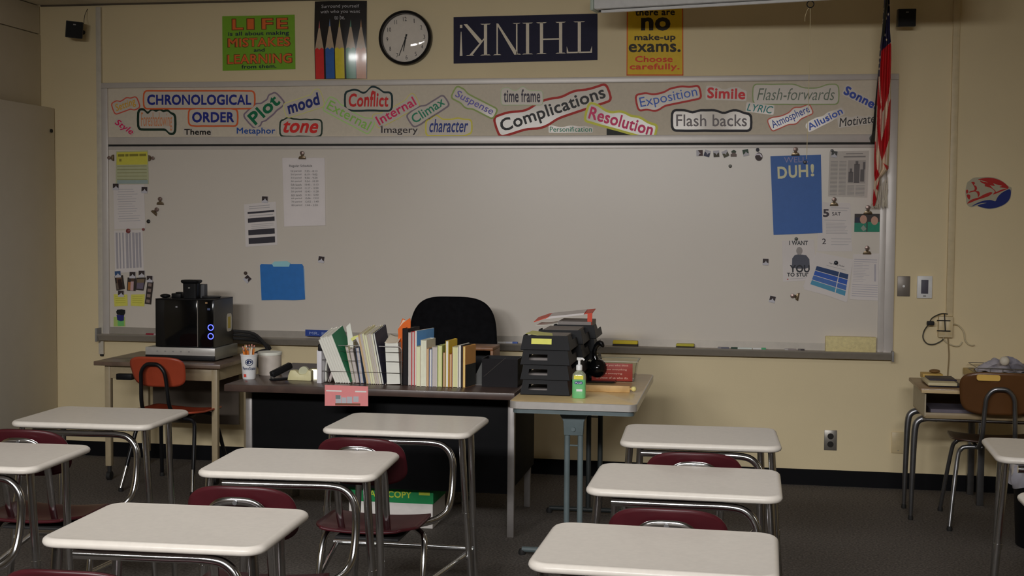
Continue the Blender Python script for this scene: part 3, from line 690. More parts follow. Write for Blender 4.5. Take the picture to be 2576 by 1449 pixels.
# photo of two people in green shirts
q = [(2150, 538), (2216, 538), (2215, 583), (2149, 583)]
t = photo(q, 'photo of two people in green shirts near the right rail of the board', [((0, .5, .46, 1), (40, 110, 90)), ((.5, .45, 1, 1), (34, 112, 88)), ((.02, .2, .2, .5), (44, 46, 60))])
for (a, b) in ((2172, 552), (2200, 555)):
    mb = MB(); mb.pxpoly([(a+9*math.cos(k*PI/8), b+11*math.sin(k*PI/8)) for k in range(16)], PB-.0045); mb.build('picture_face', ink(160, 124, 108), t)
MB().pxpoly([(2165, 574), (2172, 566), (2180, 576), (2172, 582)], PB-.0046).build('picture_shirt', ink(120, 128, 118), t)

# ------------------------------------------------------------------ magnets and clips
GM = 'magnets on the whiteboard'
mag_w = ink(160, 158, 164); mag_d = ink(48, 40, 40)
def square_magnet(px, py, ang, label, s=7.5, up=True, dark=None, yo=0.0):
    y = PB-.003-yo; t = thing('square_magnet', label, 'magnet', PY(px, py, BF), GM); c_, s_ = math.cos(math.radians(ang)), math.sin(math.radians(ang))
    R_ = lambda a, b: (px+a*s*c_-b*s*s_, py+a*s*s_+b*s*c_)
    MB().pxpoly([R_(-1, -1.1), (R_(1, -1.1)), R_(1, 1.1), R_(-1, 1.1)], y-.002, .004).build('backing', mag_w, t)
    k = 1 if up else -1
    MB().pxpoly([R_(-.95, -1.05*k), R_(.95, -1.05*k), R_(.95, .45*k), R_(.35, .1*k), R_(.1, -.45*k), R_(-.2, .1*k), R_(-.95, .5*k)], y-.0024).build('picture', ink(*(dark or (50, 42, 42))), t)
def round_magnet(px, py, label, rgb=(30, 29, 28), r=.0125, yo=0.0):
    p = PY(px, py, BF-yo); m = MB().lathe([(r, .001), (r, .006), (r*.75, .009), (.001, .0095)], p, 20, 'y')
    tag(m.build('round_magnet', mat('magnet_%d_%d_%d' % rgb, rgb, .35), None, p, smooth=True), label, 'magnet', GM)
def binder_clip(px, py, ang, label, yo=0.0, s=1.0):
    p = PY(px, py, BF-.001-yo); t = thing('bulldog_clip', label, 'clip', p, 'clips on the whiteboard')
    Mx = Matrix.Translation(p) @ Matrix.Rotation(math.radians(-ang), 4, 'Y') @ Matrix.Scale(s, 4)
    cm = mat('clip_metal', (112, 98, 78), .3, metal=.8, k=1.5)
    m = MB(); m.loops([[Mx @ Vector((x*w, y, z)) for x, y in ((-.024, 0), (.024, 0), (.024, -d), (-.024, -d))] for z, w, d in ((-.014, 1, .004), (-.009, 1, .012), (.004, .7, .013), (.006, .55, .006))])
    m.build('jaw', cm, t, bevel=.001)
    MB().tube([Mx @ Vector((0, -.006, .002)), Mx @ Vector((0, -.010, .016))], [.009*s, .007*s], 10).build('lever', cm, t, smooth=True)
    MB().lathe([(.0115*s, -.0), (.0135*s, .006*s), (.012*s, .012*s), (.002, .014*s)], Mx @ Vector((0, -.004, .024)), 18, 'y').build('magnet_disc', mat('clip_disc', (100, 84, 78), .3, metal=.5), t, smooth=True)
square_magnet(291, 470, 0, 'square picture magnet on the left corner of the handwritten sheet')
square_magnet(363, 478, 2, 'square picture magnet on the right corner of the handwritten sheet')
square_magnet(296, 690, -4, 'square blue tinted magnet above the leftmost snapshot', dark=(48, 70, 104), yo=.002)
square_magnet(333, 692, 0, 'square magnet above the orange and pink snapshot', yo=.002)
square_magnet(356, 689, 0, 'square magnet above the grey group snapshot', yo=.002)
square_magnet(376, 702, 2, 'square magnet on top of the photo booth strip', yo=.002)
square_magnet(304, 739, 0, 'square magnet holding the left yellow sticky note', yo=.001)
square_magnet(666, 502, 2, 'square magnet on top of the sheet with dark bars', yo=.001)
square_magnet(808, 653, 8, 'square magnet alone on the board to the right above the blue folder')
square_magnet(622, 702, 45, 'square magnet turned on its corner, left of the blue folder')
round_magnet(618, 687, 'small round dark magnet touching the cornered square magnet', (60, 48, 44), .011, .006)
round_magnet(374, 557, 'round black magnet alone below the two loose clips')
round_magnet(323, 581, 'round dark red magnet at the top of the column list', (105, 52, 52), .015, .003)
round_magnet(361, 577, 'small red pin magnet at the corner of the handwritten sheet', (110, 60, 60), .009, .003)
binder_clip(283, 397, 90, 'clip on the left edge of the yellow notice', .002, .85)
binder_clip(378, 398, -90, 'clip on the right edge of the yellow notice', .002, .85)
binder_clip(404, 510, 0, 'upper of two loose clips left on the board')
binder_clip(390, 534, -40, 'lower, tilted one of two loose clips left on the board')
binder_clip(761, 395, 0, 'clip holding the regular schedule', .003)
binder_clip(2001, 386, 0, 'clip holding the blue poster', .005)
binder_clip(2098, 512, 0, 'clip holding the calendar page', .003)
binder_clip(2181, 634, 0, 'clip holding the pair of white forms by the right rail', .004)
binder_clip(2004, 746, 80, 'loose clip turned sideways below the study sheet')
binder_clip(2183, 533, 0, 'wide dark clip over the photo of two people in green', .005, 1.05)
for px, py, a, lab, dk in ((1760, 385, 88, 'first square magnet from the left in the top row', (66, 48, 46)), (1779, 386, 15, 'second square magnet in the top row, tilted', (56, 56, 74)), (1802, 387, -4, 'third square magnet in the top row', (62, 56, 46)), (1825, 387, -25, 'fourth square magnet in the top row, strongly tilted', (70, 68, 52)), (1876, 384, -12, 'green cornered square magnet standing apart in the top row', (50, 66, 54))):
    square_magnet(px, py, a, lab, 7.5, a == 88 or a == -12, dk)
t = thing('figure_magnet', 'small bust shaped magnet, fifth in the top row', 'magnet', PY(1846, 386, BF), GM)
MB().pxpoly([(1838, 394), (1838, 388), (1842, 386), (1840, 380), (1846, 377), (1852, 380), (1850, 386), (1853, 388), (1853, 394)], PB-.005, .004).build('body', ink(96, 84, 80), t)
MB().pxpoly([(1840, 384), (1840, 380), (1846, 377), (1852, 380), (1851, 384)], PB-.0055).build('hat', ink(58, 66, 54), t)
t = thing('figure_magnet', 'black round magnet with a white band, last in the top row', 'magnet', PY(1908, 390, BF), GM)
MB().pxpoly([(1909+9.5*math.cos(k*PI/10), 394+10.5*math.sin(k*PI/10)) for k in range(20)], PB-.006, .005).build('body', ink(56, 46, 46), t)
MB().pxpoly([(1906+4.5*math.cos(k*PI/8), 377+5*math.sin(k*PI/8)) for k in range(16)], PB-.006, .005).build('knob', ink(44, 44, 50), t)
MB().pxpoly([(1899, 390), (1903, 386), (1912, 386), (1917, 391), (1918, 396), (1914, 395), (1911, 390), (1903, 390), (1900, 393)], PB-.0065).build('white_band', ink(178, 172, 180), t)
round_magnet(1837, 418, 'round dark olive magnet below the top row of magnets', (48, 44, 26), .010)
round_magnet(2025, 408, 'round black magnet on the blue poster', (34, 32, 44), .011, .005)
round_magnet(2003, 601, 'round dark green magnet at the top of the study sheet', (40, 48, 38), .010, .003)
round_magnet(2103, 661, 'round black magnet on the sheet with the blue table', (38, 40, 46), .012, .006)
square_magnet(1926, 659, 2, 'square magnet on the bare board left of the study sheet')
square_magnet(1943, 753, 14, 'tilted square magnet on the bare board at the lower right')
square_magnet(2099, 388, 8, 'dark square magnet on the newspaper corner', dark=(66, 66, 64), yo=.002)
round_magnet(2093, 379, 'small black round magnet above the newspaper corner', (44, 42, 42), .009, .002)

# ------------------------------------------------------------------ things in the marker tray
def tray_box(name, px0, px1, h, d, m, label, cat, yc=-.045, group=None):
    a = PZ(px0, 862 if px0 < 1700 else 870, ZTRAY); xa = PY(px0, 860, yc).x; xb = PY(px1, 860, yc).x
    return (xa, xb, yc-d/2, yc+d/2, ZTRAY, ZTRAY+h)
def eraser(px0, px1, h, top, label):
    xa, xb, ya, yb, z0, z1 = tray_box('', px0, px1, h, .05, None, '', '')
    t = thing('board_eraser', label, 'eraser', ((xa+xb)/2, -.045, ZTRAY), 'erasers in the marker tray')
    MB().box(xa, xb, ya, yb, z0, z0+h*.45).build('felt', ink(52, 48, 44, .9), t, bevel=.002)
    MB().box(xa+.001, xb-.001, ya+.001, yb-.001, z0+h*.45, z1).build('back', ink(*top, .6), t, bevel=.004)
eraser(1542, 1605, .038, (186, 162, 48), 'larger yellow eraser in the marker tray, nearer the letter trays')
eraser(1701, 1747, .028, (150, 142, 52), 'smaller olive yellow eraser in the middle of the marker tray')
xa, xb, ya, yb, z0, z1 = tray_box('', 2076, 2204, .092, .035, None, '', '', -.038)
t = MB().box(xa, xb, ya, yb, z0, z1).build('sponge_block', mat('sponge', (188, 168, 124), .85, noise=.1, nscale=50, bump=.4, bscale=150), None, ((xa+xb)/2, -.038, ZTRAY), bevel=.005)
tag(t, 'long beige sponge block standing at the right end of the marker tray', 'sponge')
def marker(px0, px1, body, cap, label, capfrac=.35, yc=-.055, r=.0075, left=True):
    xa, xb = PY(px0, 862, yc).x, PY(px1, 862, yc).x; z = ZTRAY+r
    t = thing('dry_erase_marker', label, 'marker', ((xa+xb)/2, yc, ZTRAY), 'markers in the marker tray')
    xc = xa+(xb-xa)*capfrac if left else xb-(xb-xa)*capfrac
    b0, b1, c0, c1 = (xc, xb, xa, xc) if left else (xa, xc, xc, xb)
    MB().cyl((b0, yc, z), (b1, yc, z), r*.93, n=14).build('barrel', ink(*body), t, smooth=True)
    MB().cyl((c0, yc, z), (c1, yc, z), r, n=14).build('cap', ink(*cap), t, smooth=True)
marker(368, 412, (150, 140, 140), (120, 34, 48), 'red marker in the tray beside the computer tower', .45)
marker(1238, 1272, (190, 184, 184), (56, 40, 48), 'white marker with a dark cap in the tray, right behind the office chair', .4)
marker(1266, 1302, (172, 172, 190), (76, 96, 158), 'white marker with a blue cap in the tray, left of the letter trays', .35, -.04, left=False)
marker(1456, 1503, (190, 184, 184), (190, 50, 42), 'marker with a red cap sticking out behind the letter trays', .35, left=False)
marker(1806, 1834, (84, 84, 96), (110, 108, 112), 'short grey marker, first in the tray right of the small eraser', .3)
marker(1839, 1892, (170, 176, 172), (40, 60, 50), 'white and green marker in the middle of the tray', .32)
marker(1894, 1927, (182, 184, 180), (70, 140, 100), 'white marker with a green tip beside the green and white marker', .35, left=False)
marker(1974, 2003, (120, 112, 112), (150, 146, 144), 'grey marker left of the sponge block', .3)
marker(2008, 2024, (60, 54, 56), (90, 86, 86), 'stubby black marker nearest the sponge block', .4)
t = thing('name_plate', 'blue name plate standing in the tray behind the wire rack', 'name plate', PY(815, 838, -.06))
q = [(768, 829), (866, 832), (866, 849), (768, 845)]
MB().pxpoly(q, -.062, .006).build('plate', ink(38, 58, 122), t)
mb = MB(); qtext(mb, q, 'MR. FI', .1, .3, .52, .75, -.0626, .03); mb.build('lettering', ink(110, 122, 160), t)

# ------------------------------------------------------------------ wall fittings
def plate(px, py, w, h, m, name, label, cat, depth=.008):
    p = PY(px, py, 0); t = thing(name, label, cat, p)
    MB().box(p.x-w/2, p.x+w/2, -depth, 0, p.z-h/2, p.z+h/2).build('plate', m, t, bevel=.002); return t, p
t, p = plate(2273, 720, .072, .118, mat('plate_grey', (96, 90, 84), .4, metal=.3), 'wall_plate', 'grey metal wall plate with a white button right of the whiteboard', 'wall plate')
MB().lathe([(.007, .008), (.007, .012), (.001, .013)], p, 16, 'y').build('button', white_m, t, smooth=True)
t, p = plate(2325, 722, .085, .130, white_m, 'thermostat', 'white thermostat with a dark window on the wall', 'thermostat', .02)
MB().box(p.x-.02, p.x+.02, -.022, -.019, p.z-.038, p.z+.042).build('display', ink(70, 68, 78), t, bevel=.001)
MB().box(p.x-.008, p.x+.008, -.022, -.019, p.z-.056, p.z-.048).build('lever', gray_m, t)
t, p = plate(2089, 1107, .074, .120, mat('plate_steel', (120, 116, 110), .35, metal=.6, k=1.6), 'power_outlet', 'steel power outlet with two black sockets low on the wall', 'outlet')
for dz in (.024, -.024): MB().lathe([(.018, .007), (.018, .011), (.001, .011)], p+Vector((0, 0, dz)), 20, 'y').build('socket', ink(30, 28, 26), t)
t, p = plate(2259, 1113, .075, .125, plug_m, 'blank_plate', 'ivory blank wall plate left of the old school desk', 'wall plate', .012)
MB().lathe([(.003, .012), (.002, .0135), (.0005, .0135)], p+Vector((0, 0, -.045)), 10, 'y').build('screw', gray_m, t)
raceway_m = mat('raceway_paint', (168, 154, 124), .45)
p = PY(2387, 795, 0)
t = thing('cable_raceway', 'ivory cable raceway running down the wall right of the board', 'cable raceway', p)
MB().box(p.x-.019, p.x+.019, -.022, 0, p.z, CEIL).build('channel', raceway_m, t, bevel=.003)
p0 = PY(250, 890, 0)
t2 = thing('cable_raceway', 'pale cable raceway along the left end of the whiteboard', 'cable raceway', p0)
MB().box(-4.108, -4.074, -.022, 0, p0.z, CEIL-.022).build('channel', mat('raceway_grey', (160, 154, 142), .45), t2, bevel=.003)
MB().cyl((-4.09, -.011, p0.z-.012), (-4.09, -.011, p0.z), .012).build('cable_outlet', rubber_m, t2)
b = PY(2374, 824, 0)
t = thing('outlet_box', 'ivory surface outlet box below the raceway with plugged in cables', 'outlet box', b)
MB().box(b.x-.035, b.x+.045, -.045, 0, b.z-.055, p.z).build('box', raceway_m, t, bevel=.004)
for k in (-1, 1): MB().box(b.x-.035+.04*(k+1)/2+.004, b.x+.005+.04*(k+1)/2-.006, -.0465, -.044, b.z-.04, b.z+.045).build('socket', plug_m, t, bevel=.001)
cm_dark = mat('cable_dark', (50, 48, 40), .5); cm_light = mat('cable_ivory', (160, 150, 124), .5)
def cable(pts, r, m, label, yv=-.02, name='power_cable'):
    P = [PY(a, b_, yv if len(rest) == 0 else rest[0]) for a, b_, *rest in pts]
    o = MB().tube(P, r, 7, smooth=5).build(name, m, None, P[0], smooth=True); return tag(o, label, 'cable')
o = thing('power_plug', 'black power plug strapped across the outlet box', 'plug', PY(2345, 813, -.05))
a_ = PY(2345, 813, -.05)
MB().box(a_.x-.03, a_.x+.01, -.07, -.04, a_.z-.012, a_.z+.012).build('plug_body', rubber_m, o, bevel=.004)
for py in (806, 832): MB().tube([PY(2357, py, -.049), PY(2391, py+1, -.049)], .0035, 6).build('strap', rubber_m, o)
MB().tube([PY(2376, 790, -.05), PY(2378, 832, -.05)], .003, 6).build('strap', rubber_m, o)
cable([(2338, 815, -.055), (2345, 800, -.04), (2368, 789, -.03), (2384, 790, -.028)], .0035, cm_dark, 'short dark cable looping over the outlet box')
cable([(2336, 816, -.05), (2325, 832), (2322, 850), (2332, 864), (2350, 866), (2370, 856), (2376, 845, -.03)], .0035, cm_dark, 'dark cable hanging in a wide loop left of the outlet box')
cable([(2393, 815, -.04), (2410, 818), (2424, 834), (2428, 856), (2440, 868), (2452, 868)], .004, cm_light, 'ivory cable arching to the right of the outlet box')
cable([(2372, 838, -.04), (2376, 856), (2394, 868), (2412, 870), (2420, 860)], .004, cm_light, 'ivory cable drooping under the outlet box')
cable([(2384, 838, -.035), (2386, 870), (2387, 900), (2384, 945), (2384, 1000)], .0035, mat('cable_tan', (120, 104, 76), .5), 'tan cable hanging straight down behind the old school desk')
# ship decal
def S(L):
    P = []; n = len(L)
    for i in range(n):
        p0, p1, p2, p3 = (Vector(L[(i+k) % n]) for k in (-1, 0, 1, 2))
        for k in range(3):
            t_ = k/3; v = 0.5*((2*p1)+(p2-p0)*t_+(2*p0-5*p1+4*p2-p3)*t_*t_+(3*p1-p0-3*p2+p3)*t_**3); P.append((2400+v.x/10.35, 420+v.y/10.35))
    return P
t = thing('wall_decal', 'red, white and blue oval sailing ship decal on the right wall', 'decal', PY(2486, 485, 0))
MB().pxpoly(S([(330, 965), (310, 800), (295, 650), (340, 420), (400, 360), (520, 280), (700, 268), (900, 260), (1100, 290), (1280, 380), (1420, 500), (1500, 545), (1490, 700), (1450, 860), (1310, 990), (1080, 1080), (900, 1100), (720, 1065), (600, 1020), (440, 1050)]), -.0012, .001).build('white_ground', ink(140, 134, 116), t)
mb = MB()
for L in ([(620, 325), (760, 292), (900, 280), (1060, 300), (1200, 350), (1300, 410), (1390, 490), (1420, 550), (1290, 545), (1180, 520), (1250, 490), (1100, 455), (1020, 425), (1060, 490), (930, 470), (850, 390), (760, 360), (700, 345)],
          [(680, 350), (760, 385), (850, 400), (930, 470), (1010, 560), (1060, 600), (1100, 650), (1200, 605), (1330, 565), (1420, 555), (1250, 630), (1020, 718), (1060, 650), (1030, 600), (960, 550), (860, 515), (800, 500), (800, 450), (700, 400)],
          [(340, 955), (420, 870), (560, 815), (650, 790), (780, 715), (900, 668), (960, 655), (1000, 680), (900, 760), (760, 810), (600, 860), (440, 925)],
          [(450, 400), (520, 390), (545, 430), (520, 470), (580, 500), (600, 570), (575, 620), (650, 640), (668, 720), (625, 790), (615, 720), (590, 670), (540, 640), (380, 670), (440, 625), (525, 605), (535, 540), (510, 490), (480, 440)],
          [(310, 620), (350, 590), (372, 650), (330, 700)], [(330, 730), (390, 715), (425, 760), (400, 850), (355, 810)]): mb.pxpoly(S(L), -.0016)
mb.build('red_sails', ink(140, 32, 28), t)
MB().pxpoly(S([(450, 1030), (620, 930), (800, 872), (950, 860), (1030, 882), (1080, 890), (1120, 810), (1170, 740), (1280, 650), (1450, 580), (1480, 700), (1430, 860), (1300, 980), (1100, 1060), (900, 1085), (720, 1050), (610, 1010), (720, 965), (850, 935), (700, 945), (580, 985)]), -.0016).build('blue_hull', ink(26, 36, 92), t)

# ------------------------------------------------------------------ combination student desks
def rrect(w, d, r, n=6):
    P = []
    for cx, cy, a0 in ((w/2-r, d/2-r, 0), (-w/2+r, d/2-r, PI/2), (-w/2+r, -d/2+r, PI), (w/2-r, -d/2+r, 1.5*PI)):
        for k in range(n+1):
            a = a0+PI/2*k/n; P.append((cx+r*math.cos(a), cy+r*math.sin(a)))
    return P
def slab_top(w, d, r, prof):
    """profile list of (inset, z) -> rounded slab"""
    return [[Vector((x, y, z)) for x, y in rrect(w-2*i, d-2*i, max(r-i, .005))] for i, z in prof]
def student_desk(label):
    t = thing('student_desk', label, 'desk', (0, 0, 0), 'combination desks in the classroom'); L = dict(local=True)
    H = .745; DW, DD = .60, .457; yn = -DD/2
    MB().loops(slab_top(DW, DD, .055, [(.028, H-.025), (.010, H-.0245), (.003, H-.021), (0, H-.014), (.002, H-.007), (.008, H-.002), (.014, H-.0002), (.019, H-.0010), (.026, H-.0013)])).build('desktop', desk_m, t, smooth=True, **L)
    MB().loops(slab_top(DW-.12, DD-.12, .03, [(0, H-.035), (0, H-.024)])).build('under_plate', under_m, t, **L)
    def leg(s, front):
        if front: P = [(s*.235, .12, H-.022), (s*.245, .12, .40), (s*.262, .12, 0.02)]
        else: P = [(s*.262, yn+.05, H-.022), (s*.283, yn+.045, .42), (s*.318, yn+.03, .02)]
        o = MB().tube(P, [.0135, .0135, .012], 12, smooth=3).build('leg', chrome_m, t, smooth=True, **L)
        if not front:
            c = Vector(P[1]); d = (Vector(P[2])-c).normalized()
            MB().cyl(c-d*.006, c+d*.012, .0155).build('collar', chrome_m, o, smooth=True, **L)
        f = Vector(P[2]); MB().lathe([(.015, 0), (.016, .006), (.013, .024)], (f.x, f.y, 0), 14).build('glide', rubber_m, o, smooth=True, **L)
    for s in (-1, 1): leg(s, True); leg(s, False)
    # support tube: under the top, down the right side, into the seat
    MB().tube([(-.22, yn+.06, H-.05), (.0, yn+.06, H-.05), (.14, yn+.06, H-.05), (.195, yn+.058, H-.065), (.224, yn+.055, H-.11), (.228, yn+.05, H-.18), (.226, yn+.03, .49), (.216, yn+.005, .445), (.185, yn-.04, .418), (.13, yn-.09, .408), (.08, yn-.10, .406)], .0135, 12, smooth=5).build('support_tube', chrome_m, t, smooth=True, **L)
    MB().tube([(-.29, yn+.16, .255), (.29, yn+.16, .255)], .0115, 12).build('stretcher', chrome_m, t, smooth=True, **L)
    for s in (-1, 1):
        MB().tube([(s*.28, yn+.16, .25), (s*.20, yn-.32, .235)], .0105, 10).build('side_rail', chrome_m, t, smooth=True, **L)
    # seat shell
    xo = -.02
    def seat(u, v):
        x = (u-.5)*2; y = v
        wx = .195*(1-.10*max(0, y-.75)/.25)*(1-.22*max(0, .25-y)/.25*abs(x)**3)
        z = .428 + .012*x*x - .010*math.exp(-((y-.35)/.25)**2)*(1-x*x) - .035*max(0, (y-.8)/.2)**2 + .010*max(0, .3-y)/.3
        px = wx*x; cy = yn-.385+.385*y
        if abs(x) > .8 and (y > .9 or y < .1): px *= .97
        return (xo + px, cy, z)
    MB().grid(seat, 18, 18).build('seat', burg_m, t, smooth=True, solid=.010, **L)
    MB().box(-.12, .12, yn-.36, yn-.06, .402, .413).build('seat_pan', rubber_m, t, bevel=.004, **L)
    # seat posts
    for s in (-1, 1):
        o = MB().tube([(s*.11, yn-.12, .404), (s*.165, yn-.2, .400), (s*.192, yn-.26, .38), (s*.198, yn-.31, .24), (s*.205, yn-.33, .02)], .012, 10, smooth=4).build('seat_post', chrome_m, t, smooth=True, **L)
        MB().lathe([(.015, 0), (.016, .006), (.013, .024)], (s*.205, yn-.33, 0), 14).build('glide', rubber_m, o, smooth=True, **L)
    # backrest
    zc, hh, ww = .694, .090, .166; xo = -.02
    def back(u, v):
        x = (u-.5)*2; y = (v-.5)*2
        k = (abs(x)**3.2+abs(y)**3.2)**(1/3.2) if (x or y) else 1
        m = max(abs(x), abs(y)); f = m/k if k else 1
        x *= f; y *= f
        taper = 1 + .04*y*-1
        return (xo + x*ww*taper, yn-.345 - .030*(1-x*x)-.05*y*.6, zc + y*hh)
    MB().grid(back, 24, 20).build('backrest', burg_m, t, smooth=True, solid=.009, **L)
    yb = yn-.379
    half = [(-.085, yn-.30, .404), (-.088, yn-.335, .48), (-.090, yb+.016, .60), (-.090, yb-.010, .668), (-.080, yb-.022, .708), (-.048, yb-.030, .736), (0, yb-.033, .742)]
    path = half + [(-a_, b_, c_) for a_, b_, c_ in reversed(half[:-1])]
    br = MB().tube([(xo+a_, b_, c_) for a_, b_, c_ in path], .0135, 12, smooth=4, flat=(1.05, .55)).build('back_support', chrome_m, t, smooth=True, **L)
    MB().cyl((xo, yb-.038, .740), (xo, yb-.045, .7402), .007, n=12).build('screw', dullmetal_m, br, smooth=True, **L)
    return t
SD = [(-1.461, -4.623, .035, 'nearest desk on the left, whole white top in the lower left foreground'),
      (-1.443, -3.69, .062, 'middle desk of the left column, in front of the teacher desk'),
      (-1.303, -2.80, -.004, 'farthest desk of the left column, right before the teacher desk front'),
      (-2.588, -2.89, .035, 'desk at the far left in front of the computer table and orange chair'),
      (-2.562, -3.79, .045, 'desk cut off by the left picture edge'),
      (-.183, -4.623, -.025, 'nearest desk on the right, large white top at the bottom edge'),
      (-.147, -3.728, -.012, 'middle desk of the right column'),
      (-.126, -2.845, .025, 'farthest desk of the right column, before the bare wall'),
      (1.229, -2.90, -.05, 'desk at the right edge in front of the old school desk and brown chair'),
      (1.156, -3.93, 0.0, 'desk barely showing its corner at the lower right picture edge')]
proto = None
for x, y, a, lab in SD:
    if proto is None: proto = student_desk(lab); proto.location = (x, y, 0); proto.rotation_euler = (0, 0, a)
    else: dup(proto, (x, y, 0), a, lab)

# ------------------------------------------------------------------ teacher desk
TD = thing('teacher_desk', 'dark brown and black teacher desk with grey steel legs', 'desk', (-1.77, -1.35, 0), rotz=0)
X0, X1, Y0, Y1 = -2.48, -1.024, -1.862, -.86
wood_dark = mat('desk_walnut', (52, 40, 36), .35, second=(62, 48, 42), nscale=8, sfac=(.4, .6), coat=.2)
MB().box(X0, X1, Y0, Y1, .715, .75).build('desk_top', wood_dark, TD, bevel=.004)
legm = mat('desk_leg_steel', (112, 108, 106), .4, metal=.4)
XA, XB = -2.44, -1.08
for xx, yy in ((XA, -1.62), (XB, -1.62), (XA, -.92), (XB-.03, -.92)): MB().box(xx-.017, xx+.017, yy-.017, yy+.017, 0, .715).build('leg', legm, TD, bevel=.003)
MB().box(XA+.018, XB-.018, -1.628, -1.612, .215, .715).build('front_panel', mat('panel_black', (11, 11, 12), .6, spec=.08), TD, bevel=.002)
for xs in (XA, XB): MB().box(xs-.008, xs+.008, -1.60, -.94, .24, .715).build('side_panel', mat('panel_black', (11, 11, 12), .6, spec=.08), TD, bevel=.002)
ZD = .7505
# pink card taped to the front edge
q = [(817, 968), (926, 972), (926, 1022), (817, 1021)]
yc = Y0-.0005
t, y = sheet('pink_card', q, 'pink card taped to the front edge of the teacher desk', 'card', ink(186, 112, 112), yc, .001)
lines(t, q, y, [(.03, .24, .39, .31)], (206, 176, 172), 'white_print'); lines(t, q, y, [(.70, .24, .96, .31)], (206, 176, 172), 'white_print')
lines(t, q, y, [(.24, .86, .82, .97)], (104, 66, 50), 'brown_desk')
lines(t, q, y-.0003, [(.25, .50, .38, .86), (.39, .58, .50, .86), (.51, .54, .63, .86), (.66, .52, .78, .80)], (146, 146, 150), 'paper_stacks'); lines(t, q, y-.0005, [(.25, .48, .36, .66)], (92, 104, 104), 'dark_stack')

# pencil cup
p = PZ(626, 955, ZD); cx, cy = p.x-.012, p.y+.035
cup = thing('pencil_cup', 'white plastic cup with a blue logo full of orange pencils', 'cup', (cx, cy, ZD))
MB().lathe([(.031, 0), (.033, .004), (.042, .112), (.0435, .120), (.0445, .122), (.0445, .127), (.0415, .127), (.040, .110), (.030, .006), (.001, .006)], (cx, cy, ZD), 32, cap=False).build('shell', white_m, cup, smooth=True)
def cupmap(a, h):     # angle measured from the camera side
    r = .0335+.0095*h/.12+.0006; f = math.atan2(-DIST-cy, -cx)+a; return Vector((cx+r*math.cos(f), cy+r*math.sin(f), ZD+h))
def cuppoly(L): return [cupmap(a, h) for a, h in L]
navy = ink(36, 44, 72)
m = MB(); N = 24
m.add([cupmap(.50*math.cos(2*PI*k/N), .088+.0175*math.sin(2*PI*k/N)) for k in range(N)] + [cupmap(.40*math.cos(2*PI*k/N), .088+.0145*math.sin(2*PI*k/N)) for k in range(N)], [(k, (k+1) % N, N+(k+1) % N, N+k) for k in range(N)])
m.add(cuppoly([(-.36, .086), (-.26, .096), (-.1, .1), (.1, .098), (.3, .094), (.36, .087), (.22, .084), (.05, .080), (-.12, .078), (-.24, .079)]), [tuple(range(10))]); m.build('oval_emblem', navy, cup)
V, F = glyphs('PennState', .02); m = MB(); m.add([cupmap(u*1.9, .057+v*.017) for u, v in V], F); m.build('lettering', navy, cup)
m = MB(); m.add(cuppoly([(-.85, .012), (-.42, .012), (-.42, .027), (-.85, .027)]), [(0, 1, 2, 3)]); m.build('red_label', ink(170, 60, 50), cup)
for k in range(13):
    a = k*2.4; r = .008+.022*((k*37) % 10)/10; bx, by = cx+r*.5*math.cos(a), cy+r*.5*math.sin(a); h = .150+.022*((k*53) % 7)/7
    tx, ty = cx+r*1.25*math.cos(a), cy+r*1.25*math.sin(a); d = Vector((tx-bx, ty-by, h)).normalized(); b0 = Vector((bx, by, ZD+.008)); tip = b0+d*h
    pc = thing('pencil', 'pencil standing in the white pencil cup', 'pencil', b0, 'pencils in the white cup')
    pc['label'] = 'orange or white tipped pencil in the white cup on the teacher desk'
    MB().tube([b0, b0+d*(h-.014)], .0034, 6).build('shaft', ink(*((186, 104, 40) if k % 5 else (180, 172, 160))), pc)
    if k % 3 == 0: MB().tube([b0+d*(h-.014), tip], [.0034, .0008], 8).build('sharpened_tip', ink(190, 160, 120), pc)
    else:
        MB().tube([b0+d*(h-.014), b0+d*(h-.005)], .0037, 8).build('ferrule', steel_m, pc); MB().tube([b0+d*(h-.005), tip+d*.002], .0035, 8).build('eraser_tip', ink(170, 110, 100), pc)
# white tub, stapler, tape dispenser, lit lamp
p = PZ(676, 945, ZD); cx, cy = p.x-.012, p.y+.05
t = thing('plastic_tub', 'whitish round plastic tub with a rim behind the stapler', 'tub', (cx, cy, ZD))
MB().lathe([(.058, 0), (.060, .004), (.060, .105), (.001, .105)], (cx, cy, ZD), 36).build('wall', mat('tub_plastic', (158, 150, 142), .5), t, smooth=True)
MB().lathe([(.0625, .105), (.0635, .109), (.0635, .118), (.0605, .121), (.052, .119), (.001, .119)], (cx, cy, ZD), 36).build('lid', ink(186, 182, 172), t, smooth=True)
p = PZ(690, 957, ZD); Mx = Matrix.Translation((p.x, p.y, ZD)) @ Matrix.Rotation(math.radians(52), 4, 'Z')
t = thing('stapler', 'black stapler in front of the white tub', 'stapler', p)
MB().box(-.02, .115, -.018, .018, 0, .010, Mx).build('base', black_m, t, bevel=.004)
Mt = Mx @ Matrix.Translation((-.012, 0, .012)) @ Matrix.Rotation(math.radians(-20), 4, 'Y')
MB().box(0, .125, -.017, .017, .002, .034, Mt).build('arm', black_m, t, bevel=.008, seg=3)
MB().box(-.004, .012, -.012, .012, -.002, .010, Mt).build('nose', steel_m, t, bevel=.002)
MB().cyl(Mx @ Vector((.105, -.016, .03)), Mx @ Vector((.105, .016, .03)), .010).build('hinge', black_m, t, smooth=True)
p = PZ(745, 958, ZD); cx, cy = p.x-.03, p.y+.03
cream = mat('dispenser_cream', (164, 158, 122), .45)
t = thing('tape_dispenser', 'cream coloured tape dispenser left of the small bright light', 'tape dispenser', (cx, cy, ZD))
